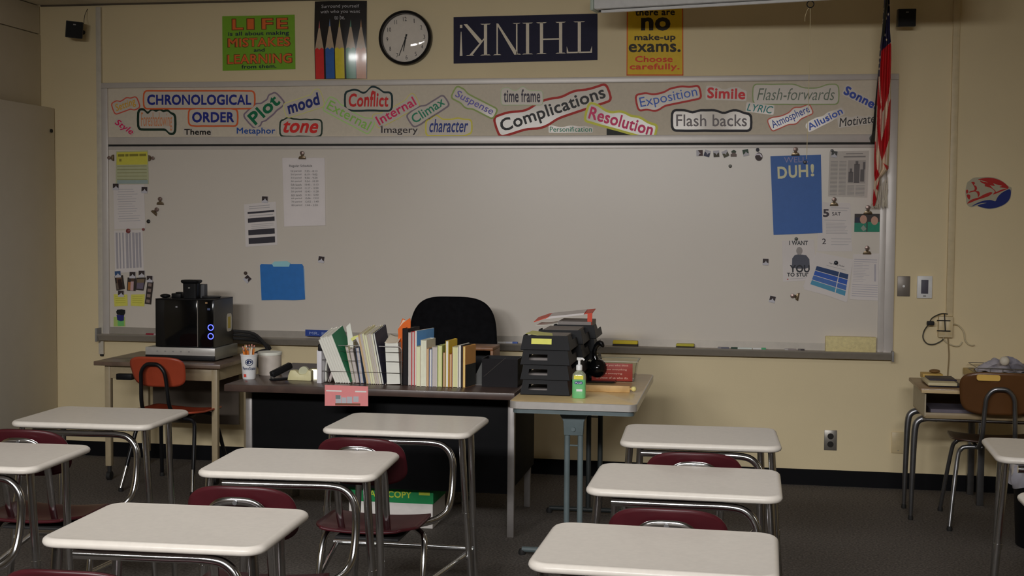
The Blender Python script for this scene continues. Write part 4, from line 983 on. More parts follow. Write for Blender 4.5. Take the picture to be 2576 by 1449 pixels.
pr = [(-.02, 0), (.105, 0), (.105, .05), (.088, .056), (.075, .035), (.045, .030), (.022, .052), (-.005, .052), (-.016, .026)]
MB().loops([[Vector((cx+a, cy-.022, ZD+b_)) for a, b_ in pr], [Vector((cx+a, cy+.022, ZD+b_)) for a, b_ in pr]]).build('body', cream, t, bevel=.004)
MB().cyl((cx+.062, cy-.010, ZD+.045), (cx+.062, cy+.010, ZD+.045), .026, n=24).build('tape_roll', ink(150, 150, 128), t, smooth=True)
p = PY(791, 939, -1.42)
t = thing('night_light', 'small glowing white light at the left side of the wire rack', 'light', (p.x, p.y, ZD))
MB().box(p.x-.026, p.x+.026, p.y, p.y+.035, ZD, p.z+.023).build('housing', ink(120, 116, 84), t, bevel=.004)
pz = p.z
MB().box(p.x-.0135, p.x+.0135, p.y-.006, p.y+.001, pz-.020, pz+.020).build('lamp_panel', mat('glow', (255, 244, 205), .4, emit=9.0), t, bevel=.004)

# ------------------------------------------------------------------ wire rack and books
ry = -1.715
xl, xr = PY(808, 966, ry).x, PY(1010, 970, ry).x; zr = PY(900, 870, ry).z
rk = thing('wire_rack', 'steel wire desk rack holding papers and paperbacks', 'rack', ((xl+xr)/2, ry, ZD))
def wire(P, nm='wire'): return MB().tube(P, .0022, 8, smooth=0).build(nm, steel_m, rk, smooth=True)
yb = ry+.20
for k, zz in enumerate((zr, zr-.028, zr-.074, zr-.130)):
    z_ = max(zz, ZD+.004)
    if k == 0: wire([(xl, yb, z_), (xl, ry, z_), (xl+.004, ry, z_), (xr-.014, ry, z_), (xr-.004, ry, z_-.006), (xr, ry, z_-.018), (xr, ry, ZD+.004)], 'front_rail')
    else: wire([(xl, yb, z_), (xl, ry, z_), (xr, ry, z_), (xr, yb, z_)], 'rail')
for xx, yy in ((xl, ry), (xl, yb), (xr, yb)): wire([(xx, yy, ZD+.003), (xx, yy, zr)], 'post')
for k in range(6): wire([(xl+(xr-xl)*k/5, ry, ZD+.004), (xl+(xr-xl)*k/5, yb, ZD+.004)], 'floor_wire')
t = thing('black_clip', 'black clip on the left corner of the wire rack', 'clip', (xl, ry, zr)); MB().box(xl-.014, xl+.008, ry-.012, ry+.012, zr-.03, zr+.004).build('jaw', black_m, t, bevel=.004); MB().tube([(xl, ry, zr), (xl+.004, ry-.004, zr+.022)], .003, 6).build('lever', chrome_m, t)

def book(x, y, w, h, d, pages, cover, label, group, lean=0.0, yaw=0.0, fwd=0.0, z=ZD, spine_cover=None, name='book', lowband=None):
    """x,y = front left foot; fore-edge to the camera; lean = tilt of the top to the left (radians)"""
    t = thing(name, label, 'book', (x, y, z), group)
    Mx = Matrix.Translation((x, y, z)) @ Matrix.Rotation(yaw, 4, 'Z') @ Matrix.Rotation(-lean, 4, 'Y') @ Matrix.Rotation(fwd, 4, 'X')
    c = .0012 if w < .016 else .0022
    m = MB(); m.box(0, c, 0, d, 0, h, Mx); m.box(w-c, w, 0, d, 0, h, Mx); m.box(0, w, d-c, d, 0, h, Mx); m.build('cover', cover, t)
    MB().box(c, w-c, .003, d-c, .002, h-.003, Mx).build('pages', pages, t)
    if spine_cover:
        MB().box(w, w+.0006, .001, d-.001, .001, h-.001, Mx).build('cover_print', spine_cover, t)
    if lowband:
        MB().box(w+.0004, w+.001, .002, d-.002, .002, h*.55, Mx).build('cover_picture', lowband, t)
    return t
pg_white = mat('book_pages_white', (186, 180, 172), .7, noise=.08, nscale=4); pg_cream = mat('book_pages_cream', (192, 184, 152), .7, noise=.06, nscale=5)
pg_grey = mat('book_pages_grey', (158, 150, 146), .7, noise=.08, nscale=6); pg_green = mat('book_pages_greenish', (176, 174, 132), .7, noise=.06, nscale=6); pg_tan = mat('book_pages_tan', (166, 140, 108), .7, noise=.06, nscale=6)
cov_w = ink(182, 178, 172, .4); cov_c = ink(176, 168, 140, .4)
GB = 'books and papers in the wire rack'
px_m = lambda px, yv: PY(px, 965, yv).x
yk = ry+.012
names1 = ['leftmost of the leaning white paperbacks in the wire rack', 'second leaning white paperback in the rack', 'third leaning white paperback in the rack', 'fourth leaning white paperback in the rack', 'fifth leaning white paperback in the rack', 'leaning paperback with a green cover in the wire rack']
xs = px_m(843, yk); wk = (px_m(882, yk)-xs)/6
hs = [.235, .25, .25, .255, .255, .262]
for k in range(6): book(xs+wk*k, yk+.004, wk*.94, hs[k], .15, pg_white, cov_w, names1[k], GB, lean=math.radians(16.5), fwd=math.radians(14), yaw=math.radians(-8), spine_cover=ink(38, 104, 74, .4) if k == 5 else None)
# stray papers at the left end
t = MB().box(px_m(800, yk), px_m(812, yk), yk-.02, yk+.15, ZD, ZD+.165).build('binder', ink(170, 168, 172), None, (px_m(806, yk), yk, ZD), bevel=.002); tag(t, 'pale upright binder outside the left end of the wire rack', 'binder')
def bent(px0, px1, bulge, h, th, m, label):
    xa = px_m(px0, yk); k = px_m(px1, yk)-xa
    g = MB().grid(lambda u, v: (xa + k*v + bulge*math.sin(PI*v), yk+.006+.14*u, ZD+.006+h*(1-v)), 6, 14)
    o = g.build('loose_papers', m, None, (xa, yk, ZD), smooth=True, solid=th); tag(o, label, 'paper', GB)
bent(823, 818, -.004, .155, .003, pg_white, 'upright white sheet beside the sagging papers in the rack')
bent(838, 826, .010, .14, .012, pg_grey, 'sagging bundle of grey papers at the left inside the rack')
bent(834, 828, -.010, .13, .003, ink(46, 38, 42), 'dark curved folder between the papers at the left of the rack')
xs = px_m(884, yk)
book(xs-.002, yk+.03, .014, .19, .14, pg_grey, cov_c, 'grey paperback right behind the green covered one', GB, lean=math.radians(11), fwd=math.radians(4))
book(xs+.016, yk+.02, .020, .175, .14, pg_grey, ink(120, 112, 106), 'grey paperback with a worn cover in the middle of the rack', GB, lean=math.radians(10), fwd=math.radians(4))
book(xs+.040, yk+.02, .018, .18, .14, pg_grey, ink(86, 100, 128), 'grey paperback with a bluish cover in the middle of the rack', GB, lean=math.radians(8))
xw = px_m(884, yk); m = MB(); yp = yk+.05
W2 = [PY(a, b_, yp) for a, b_ in ((871, 822), (881, 812), (888, 850), (890, 900), (878, 900), (874, 850))]
m.loops([W2, [v+Vector((0, .004, 0)) for v in W2]]); tag(m.build('loose_papers', pg_white, None, W2[0]), 'white pointed envelope sticking up in the middle of the rack', 'paper', GB)
m = MB(); W2 = [PY(a, b_, yp-.01) for a, b_ in ((882, 852), (890, 846), (904, 842), (896, 852), (886, 858))]; m.loops([W2, [v+Vector((0, .003, 0)) for v in W2]]); tag(m.build('loose_papers', ink(186, 180, 110), None, W2[0]), 'yellow slip of paper folded over in the rack', 'paper', GB)
m = MB(); W2 = [PY(a, b_, yp-.014) for a, b_ in ((894, 850), (903, 846), (912, 878), (908, 878))]; m.loops([W2, [v+Vector((0, .003, 0)) for v in W2]]); tag(m.build('loose_papers', paper_m, None, W2[0]), 'narrow white strip hanging over the rack wires', 'paper', GB)
xs = px_m(922, yk); xe = px_m(966, yk); wk = (xe-xs)/8
cols3 = [pg_tan, pg_grey, pg_cream, pg_cream, pg_grey, pg_grey, pg_white, pg_white]
ord3 = ['first', 'second', 'third', 'fourth', 'fifth', 'sixth', 'seventh']
for k in range(8):
    lab = 'paperback with a dark navy cover, last of the close packed row in the rack' if k == 7 else ord3[k]+' paperback of the close packed row in the right half of the rack'
    book(xs+wk*k, yk+.004, wk*.93, .255+.004*(k % 3)+.006*(k > 5), .16, cols3[k], [cov_c, cov_w][k % 2] if k != 7 else ink(40, 40, 58), lab, GB, lean=math.radians(6.5), fwd=math.radians(11), yaw=math.radians(-6), spine_cover=ink(44, 42, 56, .4) if k == 7 else None)
xa, xb = px_m(973, yk), px_m(1006, yk)
t = thing('paper_pad', 'thick pad of white paper with a curled top at the right end of the rack', 'paper', (xa, yk, ZD), GB)
m = MB(); Mx = Matrix.Translation((xa, yk, ZD)) @ Matrix.Rotation(math.radians(-3), 4, 'Y')
m.box(.0, xb-xa, .004, .12, .003, .205, Mx).build('pad', pg_white, t)
MB().grid(lambda u, v: Mx @ Vector(((xb-xa)*(-.03+1.03*u), .004+.12*v, .205-.012*math.sin(PI*u)+.035*v+.004)), 10, 8).build('curled_sheet', mat('curled_sheet', (192, 172, 156), .6), t, smooth=True, solid=.001)
# orange folder, black binder, tall books
yt = -1.70
xo = px_m(1010, yt)
t = thing('file_folder', 'bright orange folder standing behind the right end of the rack', 'folder', (xo, yt+.03, ZD))
W2 = [PY(a, b_, yt+.06) for a, b_ in ((1001, 828), (1014, 812), (1031, 800), (1033, 806), (1032, 868), (1010, 966), (1006, 966))]
MB().loops([W2, [v+Vector((.0, .004, 0)) for v in W2]]).build('front_cover', ink(206, 84, 30, .45), t)
W3 = [PY(a, b_, yt+.075) for a, b_ in ((1003, 826), (1014, 804), (1020, 806), (1028, 840), (1012, 960))]
MB().loops([W3, [v+Vector((.0, .003, 0)) for v in W3]]).build('papers', ink(190, 160, 140), t)
W3 = [PY(a, b_, yt+.09) for a, b_ in ((1004, 824), (1012, 801), (1018, 803), (1026, 840), (1012, 960))]
MB().loops([W3, [v+Vector((.0, .003, 0)) for v in W3]]).build('back_cover', ink(206, 84, 30, .45), t)
GR = 'row of books beside the wire rack'
def pb(px0, px1, top, pages, cover, label, y=yt, yaw=-7, d=.13, sc=None, low=None, lean=0):
    xa, xb = px_m(px0, y), px_m(px1, y); return book(xa, y, xb-xa, PY(px0, top, y).z-ZD, d, pages, cover, label, GR, yaw=math.radians(yaw), spine_cover=sc, lowband=low, lean=math.radians(lean))
pb(1012, 1026.5, 826, ink(26, 24, 26), ink(20, 19, 21), 'black binder at the left end of the book row', d=.16)
pb(1027, 1034, 836, pg_grey, cov_w, 'tall grey notebook next to the black binder', d=.16)
pb(1035, 1043, 834, pg_grey, ink(178, 46, 50), 'tall notebook with a red cover edge in the book row', d=.17, yaw=-9)
pb(1043.5, 1048, 832, cov_w, cov_w, 'tall book with a light blue cover in the book row', d=.20, yaw=-12, sc=ink(82, 132, 186, .4))
yt2 = yt-.028
pb(1047, 1057.5, 871, pg_cream, cov_c, 'short cream paperback, first before the blue covered book', y=yt2)
pb(1058, 1072.5, 855, mat('pages_bright', (204, 194, 162), .7), cov_w, 'thick cream paperback with a white cover, taller than its neighbours', y=yt2, sc=ink(174, 168, 150, .4))
pb(1073, 1078.5, 876, pg_tan, pg_tan, 'thin tan paperback beside the thick cream one', y=yt2)
pb(1079.5, 1086, 878, cov_w, ink(62, 82, 128), 'thin white book with a blue cover edge', y=yt2-.004)
pb(1087, 1100, 872, pg_grey, ink(166, 166, 156), 'greyish white paperback in the short row', y=yt2)
pb(1101, 1112, 869, pg_green, ink(150, 160, 96), 'paperback with a mottled green cover', y=yt2, sc=ink(134, 142, 84, .4))
pb(1114, 1119.5, 886, pg_tan, ink(120, 92, 74), 'small brown paperback right of the green covered one', y=yt2)
pb(1120.5, 1128, 857, pg_white, ink(178, 150, 50), 'paperback with a bright yellow cover, tallest of the short row', y=yt2, sc=ink(184, 154, 46, .4))
pb(1130, 1136.5, 890, pg_tan, ink(156, 96, 52), 'rusty orange paperback under the yellow cover', y=yt2)
pb(1138, 1152.5, 872, pg_green, cov_w, 'thick greenish cream paperback in the right half of the short row', y=yt2)
pb(1154, 1159, 868, cov_w, cov_w, 'thin bright white book near the end of the short row', y=yt2)
pb(1159.5, 1164, 869, ink(52, 44, 42), ink(34, 30, 30), 'thin dark book near the end of the short row', y=yt2)
pb(1164.5, 1170, 871, mat('pages_gold', (196, 166, 110), .7), ink(180, 140, 84), 'paperback with an orange and dark cover at the right end of the row', y=yt2, yaw=-12, sc=ink(172, 124, 72, .4), low=ink(48, 48, 46))
# bookend, black magazine box, wooden letter tray
p = PZ(1180, 968, ZD)
t = thing('bookend', 'grey metal bookend at the right end of the book row', 'bookend', (p.x, p.y+.03, ZD))
zb = ZD; xa = p.x+.004
MB().box(xa, xa+.09, p.y, p.y+.10, zb, zb+.002).build('base', gray_m, t)
P3 = [Vector((xa+.002, p.y+.02, zb+.002)), Vector((xa+.075, p.y+.02, zb+.002)), Vector((xa+.075, p.y+.02, zb+.11)), Vector((xa+.055, p.y+.02, zb+.11))]
MB().loops([P3, [v+Vector((0, .003, 0)) for v in P3]]).build('upright', mat('bookend_grey', (62, 62, 60), .5), t)
xa, xb, yv = px_m(1212, -1.66), px_m(1302, -1.66), -1.66
t = thing('magazine_holder', 'black open box file standing between the books and the letter trays', 'box file', ((xa+xb)/2, yv, ZD))
h = PY(1250, 903, yv).z-ZD
MB().box(xa, xb, yv, yv+.003, ZD, ZD+h).build('front', mat('box_black', (17, 15, 17), .5, spec=.15), t)
MB().box(xa, xb, yv+.16, yv+.163, ZD, ZD+h).build('back', black_m, t)
for xx in (xa, xb-.003): MB().box(xx, xx+.003, yv+.003, yv+.16, ZD, ZD+h).build('side', black_m, t)
MB().box(xa+.003, xb-.003, yv+.003, yv+.16, ZD, ZD+.003).build('floor_panel', black_m, t)
MB().tube([(xa+.01, yv-.0012, ZD+.05), (xb-.06, yv-.0012, ZD+.145)], .0012, 5).build('scratch_line', ink(60, 56, 54), t)
yv = -1.28; xa, xb = PY(1150, 890, yv).x, PY(1240, 890, yv).x; z1 = PY(1240, 875, yv).z
t = thing('wooden_organizer', 'brown wooden desk organizer behind the black box file', 'organizer', ((xa+xb)/2, yv, ZD))
wd_m = mat('organizer_wood', (110, 72, 42), .45, second=(92, 58, 34), nscale=14)
MB().box(xa, xb, yv, yv+.2, z1-.016, z1).build('shelf', wd_m, t, bevel=.003)
for xx in (xa, xb-.015): MB().box(xx, xx+.015, yv, yv+.2, ZD, z1-.016).build('side', wd_m, t, bevel=.002)
MB().box(xa+.015, xb-.015, yv+.19, yv+.2, ZD, z1-.016).build('back', black_m, t)

# ------------------------------------------------------------------ folding table with trays
ZT2 = .745
FX0, FX1, FY0, FY1 = -1.012, -.428, -2.10, -.90
ft = thing('folding_table', 'tan topped folding table with metal edge and blue-grey legs, end on to the camera', 'table', (-.723, -1.5, 0))
edge = mat('table_edge', (150, 146, 142), .35, metal=.5); bluegrey = mat('table_bluegrey', (74, 84, 86), .45)
cxx, cyy = (FX0+FX1)/2, (FY0+FY1)/2
def at(loops, z=0): return [[Vector((v.x+cxx, v.y+cyy, v.z)) for v in L] for L in loops]
w, d = FX1-FX0, FY1-FY0
MB().loops(at(slab_top(w-.006, d-.006, .035, [(0, ZT2-.02), (0, ZT2-.001), (.002, ZT2)]))).build('table_top', mat('table_tan', (186, 158, 116), .35, noise=.06, nscale=40, coat=.2), ft, smooth=True)
e = slab_top(w, d, .038, [(0, ZT2-.033), (0, ZT2-.002), (.002, ZT2), (.004, ZT2), (.004, ZT2-.033)]); MB().loops(at(e), False, False).build('edge_band', edge, ft, smooth=True)
MB().loops(at(slab_top(w-.03, d-.03, .03, [(0, ZT2-.055), (0, ZT2-.02)]))).build('apron', bluegrey, ft)
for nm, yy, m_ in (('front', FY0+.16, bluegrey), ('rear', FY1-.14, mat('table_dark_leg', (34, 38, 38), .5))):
    prof = [(-.075, ZT2-.055), (.075, ZT2-.055), (.048, ZT2-.105), (.044, ZT2-.17), (-.044, ZT2-.17), (-.048, ZT2-.105)]
    if nm == 'front':
        br = MB(); br.loops([[Vector((cxx-.01+a, yy-.022, b_)) for a, b_ in prof], [Vector((cxx-.01+a, yy+.022, b_)) for a, b_ in prof]]).build('leg_bracket', bluegrey, ft, bevel=.003)
        o = MB().cyl((cxx-.01, yy-.023, ZT2-.14), (cxx-.01, yy-.032, ZT2-.14), .010).build('bolt', bluegrey, ft, smooth=True)
    for s in (-1, 1): MB().tube([(cxx-.01+s*.031, yy, ZT2-.06), (cxx-.01+s*.031, yy, .03)], .0135, 12).build('leg', m_, ft, smooth=True)
    MB().tube([(cxx-.01-.031, yy, ZT2-.22), (cxx-.01+.031, yy, ZT2-.22)], .004, 6).build('spacer', m_, ft)
    MB().tube([(cxx-.25, yy, .025), (cxx+.22, yy, .025)], .0135, 12).build('foot_bar', m_, ft, smooth=True)
    for s in (-.25, .22): MB().lathe([(.016, 0), (.018, .012), (.013, .026)], (cxx+s, yy, 0), 14).build('foot', rubber_m, ft, smooth=True)

def letter_tray(cx, y0, z, label, win=True, note=False, dx=0.0):
    t = thing('letter_tray', label, 'letter tray', (cx, y0, z), 'stacked black letter trays'); tm = mat('tray_black', (16, 16, 18), .5, spec=.15)
    wb_, wt, h, d, th = .118, .105, .0705, .31, .003
    m = MB(); F = lambda x, zz, yy: Vector((cx+x, yy, z+zz))
    zf0, zf1 = .004, h; wx = lambda zz: wb_+(wt-wb_)*(zz/h)
    # front wall with a label window
    def wall(x0f, x1f, za, zb):
        P = [F(wx(za)*x0f, za, y0-.012*(1-za/h)), F(wx(za)*x1f, za, y0-.012*(1-za/h)), F(wx(zb)*x1f, zb, y0-.012*(1-zb/h)), F(wx(zb)*x0f, zb, y0-.012*(1-zb/h))]
        m.loops([P, [v+Vector((0, th, 0)) for v in P]])
    if win: wall(-1, 1, zf0, .024); wall(-1, -.70, .024, .052); wall(.10, 1, .024, .052); wall(-1, 1, .052, h)
    else: wall(-1, 1, zf0, h)
    for s in (-1, 1):
        P = [F(s*wb_, zf0, y0), F(s*wt, h, y0), F(s*wt, h, y0+d*.35), F(s*wt*1.04, h*.55, y0+d*.5), F(s*wt*1.04, h*.55, y0+d), F(s*wb_, zf0, y0+d)]
        m.loops([P, [v-Vector((s*th, 0, 0)) for v in P]])
    m.box(cx-wb_, cx+wb_, y0, y0+d, z, z+.004)
    m.build('body', tm, t)
    if note: 
        P = [F(-.066, .030, y0-.0085), F(.030, .030, y0-.0085), F(.030, .056, y0-.0045), F(-.066, .056, y0-.0045)]
        MB().loops([P, [v+Vector((0, .0008, 0)) for v in P]]).build('yellow_label', ink(204, 196, 84), t)
    return t
levels = ['bottom', 'second', 'third', 'topmost']
cxt = -.878; yf = -1.87
for si, (cx_, yy, nm) in enumerate(((cxt, yf, 'front'), (cxt+.022, yf+.335, 'middle'), (cxt+.050, yf+.67, 'rear'))):
    for k in range(4): letter_tray(cx_, yy, ZT2+.001+.0705*k, '%s black letter tray of the %s stack on the folding table%s' % (levels[k], nm, ', with a yellow label' if (si == 0 and k == 3) else ''), win=not (si == 0 and k == 3), note=(si == 0 and k == 3))
    for k in range(4):
        z = ZT2+.001+.0705*k+.006; hp = (.018, .022, .026, .062)[k] if si == 0 else (.03, .03, .03, .05+.018*si)[k]
        o = MB().box(cx_-.09, cx_+.085, yy+.05, yy+.29, z, z+hp*.9).build('paper_pile', mat('shaded_tray_papers', (112, 106, 103), .7), None, (cx_, yy+.15, z))  # paper colour darkened to stand for the shade inside the trays
        tag(o, 'pile of papers in the %s letter tray of the %s stack' % (levels[k], nm), 'paper', 'paper piles in the letter trays')
z = ZT2+.001+.0705*4-.006
o = MB().grid(lambda u, v: (cxt-.098+.19*u, yf+.016+.22*v, z+.012-.022*u-.004*v), 8, 4).build('paper_sheet', mat('sheet_pinkyellow', (198, 186, 110), .6), None, (cxt, yf, z), solid=.001); tag(o, 'yellow sheet rising at the left of the topmost front tray', 'paper')
# red folder on the rear stack
yy = yf+.74; P0 = PY(1345, 808, yy); P1 = PY(1478, 789, yy)
t = thing('file_folder', 'red folder with a white sheet lying on the rear stack of letter trays', 'folder', (P0+P1)/2)
zb = ZT2+.0705*4+.012
RF = [PY(1343, 809, yy), PY(1372, 799, yy), PY(1478, 788, yy), PY(1490, 787, yy)]
dd = Vector((0, .16, .012))
MB().loops([RF+[v+Vector((0, 0, -.004)) for v in reversed(RF)], [v+dd for v in RF]+[v+dd+Vector((0, 0, -.004)) for v in reversed(RF)]]).build('cover', ink(176, 66, 48, .45), t)
FL = [PY(1478, 788, yy-.004), PY(1490, 787, yy-.004), PY(1489, 820, yy-.004), PY(1484, 830, yy-.004), PY(1477, 826, yy-.004)]
MB().loops([FL, [v+Vector((0, .006, 0)) for v in FL]]).build('flap', ink(176, 66, 48, .45), t)
SH = [PY(1370, 803, yy-.006), PY(1384, 796, yy-.006), PY(1470, 787.5, yy-.006), PY(1468, 792, yy-.006)]
MB().loops([SH, [v+dd*.9 for v in SH]]).build('white_sheet', paper_m, t)
o = MB().grid(lambda u, v: (PY(1348+70*u, 818-9*u*u, yy-.02)+Vector((0, .2*v, -.002*math.sin(PI*u)))), 8, 3).build('paper_sheet', pg_white, None, PY(1380, 815, yy), solid=.002); tag(o, 'curved white sheet under the red folder on the rear trays', 'paper')

# hand sanitizer
p = PZ(1455, 1003, ZT2); cx, cy = p.x, p.y+.02
hs_ = thing('sanitizer_bottle', 'pump bottle of green hand sanitizer at the front of the folding table', 'bottle', (cx, cy, ZT2))
def bring(w, d, z): return [Vector((cx+a, cy+b_, ZT2+z)) for a, b_ in rrect(w, d, min(w, d)*.42, 5)]
MB().loops([bring(.060, .036, .001), bring(.064, .040, .004), bring(.064, .040, .088)]).build('gel_bottle', mat('gel_green', (84, 150, 100), .2, coat=.3), hs_, smooth=True)
MB().loops([bring(.064, .040, .088), bring(.064, .040, .100), bring(.060, .037, .113), bring(.034, .028, .126), bring(.024, .024, .130)]).build('clear_shoulder', mat('bottle_clear', (112, 116, 98), .12, coat=.4), hs_, smooth=True)
z = ZT2
MB().lathe([(.013, .130), (.0145, .131), (.0145, .152), (.011, .156), (.006, .157), (.006, .176), (.011, .178), (.012, .186), (.001, .188)], (cx, cy, z), 20).build('pump', white_m, hs_, smooth=True)
MB().tube([(cx-.010, cy, z+.183), (cx+.016, cy-.002, z+.185), (cx+.024, cy-.003, z+.178)], [.007, .005, .004], 10).build('nozzle', white_m, hs_, smooth=True)
yf_ = cy-.0206
MB().box(cx-.022, cx+.022, yf_, yf_+.001, z+.090, z+.108).build('yellow_sticker', ink(206, 176, 70), hs_)
MB().box(cx-.018, cx+.018, yf_-.0004, yf_+.0004, z+.068, z+.080).build('navy_label', ink(28, 38, 92), hs_)
m = MB(); planetext(m, 'Purell', (cx, yf_-.0008, z+.074), (1, 0, 0), (0, 0, 1), .028, .008, .02); m.build('lettering', ink(196, 196, 200), hs_)
MB().box(cx-.010, cx+.018, yf_-.0004, yf_+.0004, z+.034, z+.044).build('white_patch', ink(184, 206, 190), hs_)
# glossy black figurine
p = PZ(1500, 962, ZT2); cx, cy = p.x, p.y+.05
sw = thing('figurine', 'glossy black long-necked bird figurine beside the letter trays', 'figurine', (cx, cy, ZT2))
MB().ball((cx, cy, ZT2+.058), .050, .052, .050, 24).build('body', gloss_black, sw, smooth=True)
MB().tube([(cx-.004, cy, ZT2+.09), (cx-.016, cy, ZT2+.125), (cx-.012, cy, ZT2+.16), (cx+.004, cy, ZT2+.185), (cx+.018, cy-.004, ZT2+.186), (cx+.027, cy-.006, ZT2+.174), (cx+.029, cy-.006, ZT2+.166)], [.020, .0135, .012, .0135, .0145, .010, .003], 14, smooth=4).build('neck', gloss_black, sw, smooth=True)
o = MB().loops([[Vector((v.x+cx+.02, v.y+cy-.02, v.z+ZT2)) for v in L] for L in slab_top(.16, .13, .02, [(.01, .001), (0, .006), (.004, .010), (.012, .006)])]).build('black_dish', mat('dish_black', (20, 20, 22), .25), None, (cx, cy, ZT2), smooth=True); tag(o, 'flat black dish under the bird figurine', 'dish')
for ch in [sw] + list(sw.children): pass
sw.location.z += .010
# clear bin with red sign
p0 = PZ(1496, 958, ZT2); p1 = PZ(1594, 960, ZT2); y0 = min(p0.y, p1.y)
bn = thing('clear_bin', 'clear plastic bin behind the black figurine', 'bin', ((p0.x+p1.x)/2, y0+.08, ZT2)); clr = clear_mat('bin_plastic', (.93, .93, .9), rough=.05)
xa, xb = p0.x-.01, p1.x
def bins(o, z): return [Vector((xa-o, y0-o, z)), Vector((xb+o, y0-o, z)), Vector((xb+o, y0+.16+o, z)), Vector((xa-o, y0+.16+o, z))]
MB().loops([bins(0, ZT2+.001), bins(.016, ZT2+.105)], True, False).build('tub', clr, bn, solid=.002)
MB().loops([bins(.014, ZT2+.103), bins(.022, ZT2+.103), bins(.022, ZT2+.107), bins(.014, ZT2+.107)], False, False).build('rim', ink(150, 146, 130), bn)
sg = thing('sign_card', 'red card with white sentences standing in the clear bin', 'sign', ((xa+xb)/2, y0-.02, ZT2))
zt = ZT2+.004; ys = y0-.0195
MB().box(xa-.004, xb-.004, ys, ys+.002, zt, zt+.092).build('card', ink(122, 48, 40, .4), sg, bevel=.0008)
m = MB(); w = xb-xa
for k, (s_, f) in enumerate((('Those of you who think', .80), ('you know everything', .72), ('are annoying', .5), ('to those of us who do.', .8))): planetext(m, s_, ((xa+xb)/2-.004, ys-.0005, zt+.080-.021*k), (1, 0, 0), (0, 0, 1), w*f, .011)
m.build('lettering', ink(196, 150, 134), sg)
# wooden stick
pa, pb_ = PZ(1470, 986, ZT2), PZ(1585, 987, ZT2)
t = thing('wooden_paddle', 'flat wooden stick with a round knob lying on the folding table', 'stick', ((pa.x+pb_.x)/2, pa.y, ZT2)); yy = (pa.y+pb_.y)/2
MB().box(pa.x-.03, pb_.x, yy, yy+.02, ZT2+.0005, ZT2+.032).build('blade', mat('stick_wood', (160, 130, 84), .5, second=(148, 118, 74), nscale=20), t, bevel=.002)
MB().cyl((pb_.x, yy+.01, ZT2+.018), (pb_.x+.010, yy+.01, ZT2+.018), .006).build('neck', ink(150, 122, 80), t, smooth=True); MB().ball((pb_.x+.018, yy+.01, ZT2+.018), .013).build('knob', ink(196, 170, 112), t, smooth=True)

# box of copy paper under the teacher desk
xa, xb, yy = PY(876, 1250, -1.54).x, PY(1090, 1250, -1.54).x, -1.54
bx_ = thing('paper_box', 'white copy paper box with a green lid under the teacher desk', 'box', ((xa+xb)/2, yy+.14, 0))
MB().box(xa+.004, xb-.004, yy+.004, yy+.286, .001, .2).build('body', ink(172, 168, 164), bx_)
zl = PY(980, 1264, yy).z; zt = .235
MB().box(xa, xb, yy, yy+.29, zl, zt).build('lid', ink(30, 106, 62, .5), bx_, bevel=.002)
m = MB(); planetext(m, 'FAST COPY', ((xa+xb)/2-.01, yy-.0006, PY(980, 1243, yy).z), (1, 0, 0), (0, 0, 1), .24, .034, .02); m.build('lettering', ink(150, 160, 52), bx_)
m = MB(); m.box(xb-.075, xb-.018, yy-.0008, yy, PY(1070, 1246, yy).z, PY(1070, 1238, yy).z); m.build('yellow_bar', ink(140, 150, 52), bx_)

# ------------------------------------------------------------------ office chair
oc = thing('office_chair', 'high backed black office chair behind the teacher desk', 'chair', (-1.64, -.62, 0))
ocm = mat('chair_fabric', (14, 14, 16), .85, noise=.2, bump=.2, bscale=400, spec=.05)
xc, yb, zt = -1.64, -.42, 1.135
def obk(u, v):
    x = (u-.5)*2; y = (v-.5)*2
    k = (abs(x)**3.4+abs(y)**3.4)**(1/3.4) if (x or y) else 1
    f = max(abs(x), abs(y))/k if k else 1; x *= f; y *= f
    return (xc+x*.252*(1-.05*y), yb-.06*(1-x*x)+.045*y, .83+y*.285)
MB().grid(obk, 28, 28).build('backrest', ocm, oc, smooth=True, solid=.075)
MB().grid(lambda u, v: (xc+(obk(u, v)[0]-xc)*.99, obk(u, v)[1]-.043-.006*math.sin(PI*u), .60+.22*v), 20, 6).build('lumbar_cushion', mat('chair_lumbar', (22, 22, 25), .8, spec=.08), oc, smooth=True, solid=.02)
MB().loops([[Vector((v.x+xc, v.y-.72, v.z)) for v in L] for L in slab_top(.50, .46, .1, [(.03, .40), (0, .42), (0, .455), (.04, .485), (.1, .49)])]).build('seat', ocm, oc, smooth=True)
MB().tube([(xc, -.62, .42), (xc, -.43, .42), (xc, -.36, .50), (xc, -.36, .70)], .022, 10, smooth=3).build('back_bar', black_m, oc, smooth=True)
MB().cyl((xc, -.70, .10), (xc, -.70, .41), .025).build('gas_post', black_m, oc, smooth=True)
for k in range(5):
    a = 2*PI*k/5+.4; e_ = Vector((xc+.27*math.cos(a), -.70+.27*math.sin(a), .065))
    o = MB().tube([(xc, -.70, .10), e_], [.024, .015], 10).build('base_arm', black_m, oc, smooth=True)
    MB().cyl((e_.x-.012*math.sin(a), e_.y+.012*math.cos(a), .026), (e_.x+.012*math.sin(a), e_.y-.012*math.cos(a), .026), .026).build('caster', rubber_m, o, smooth=True)

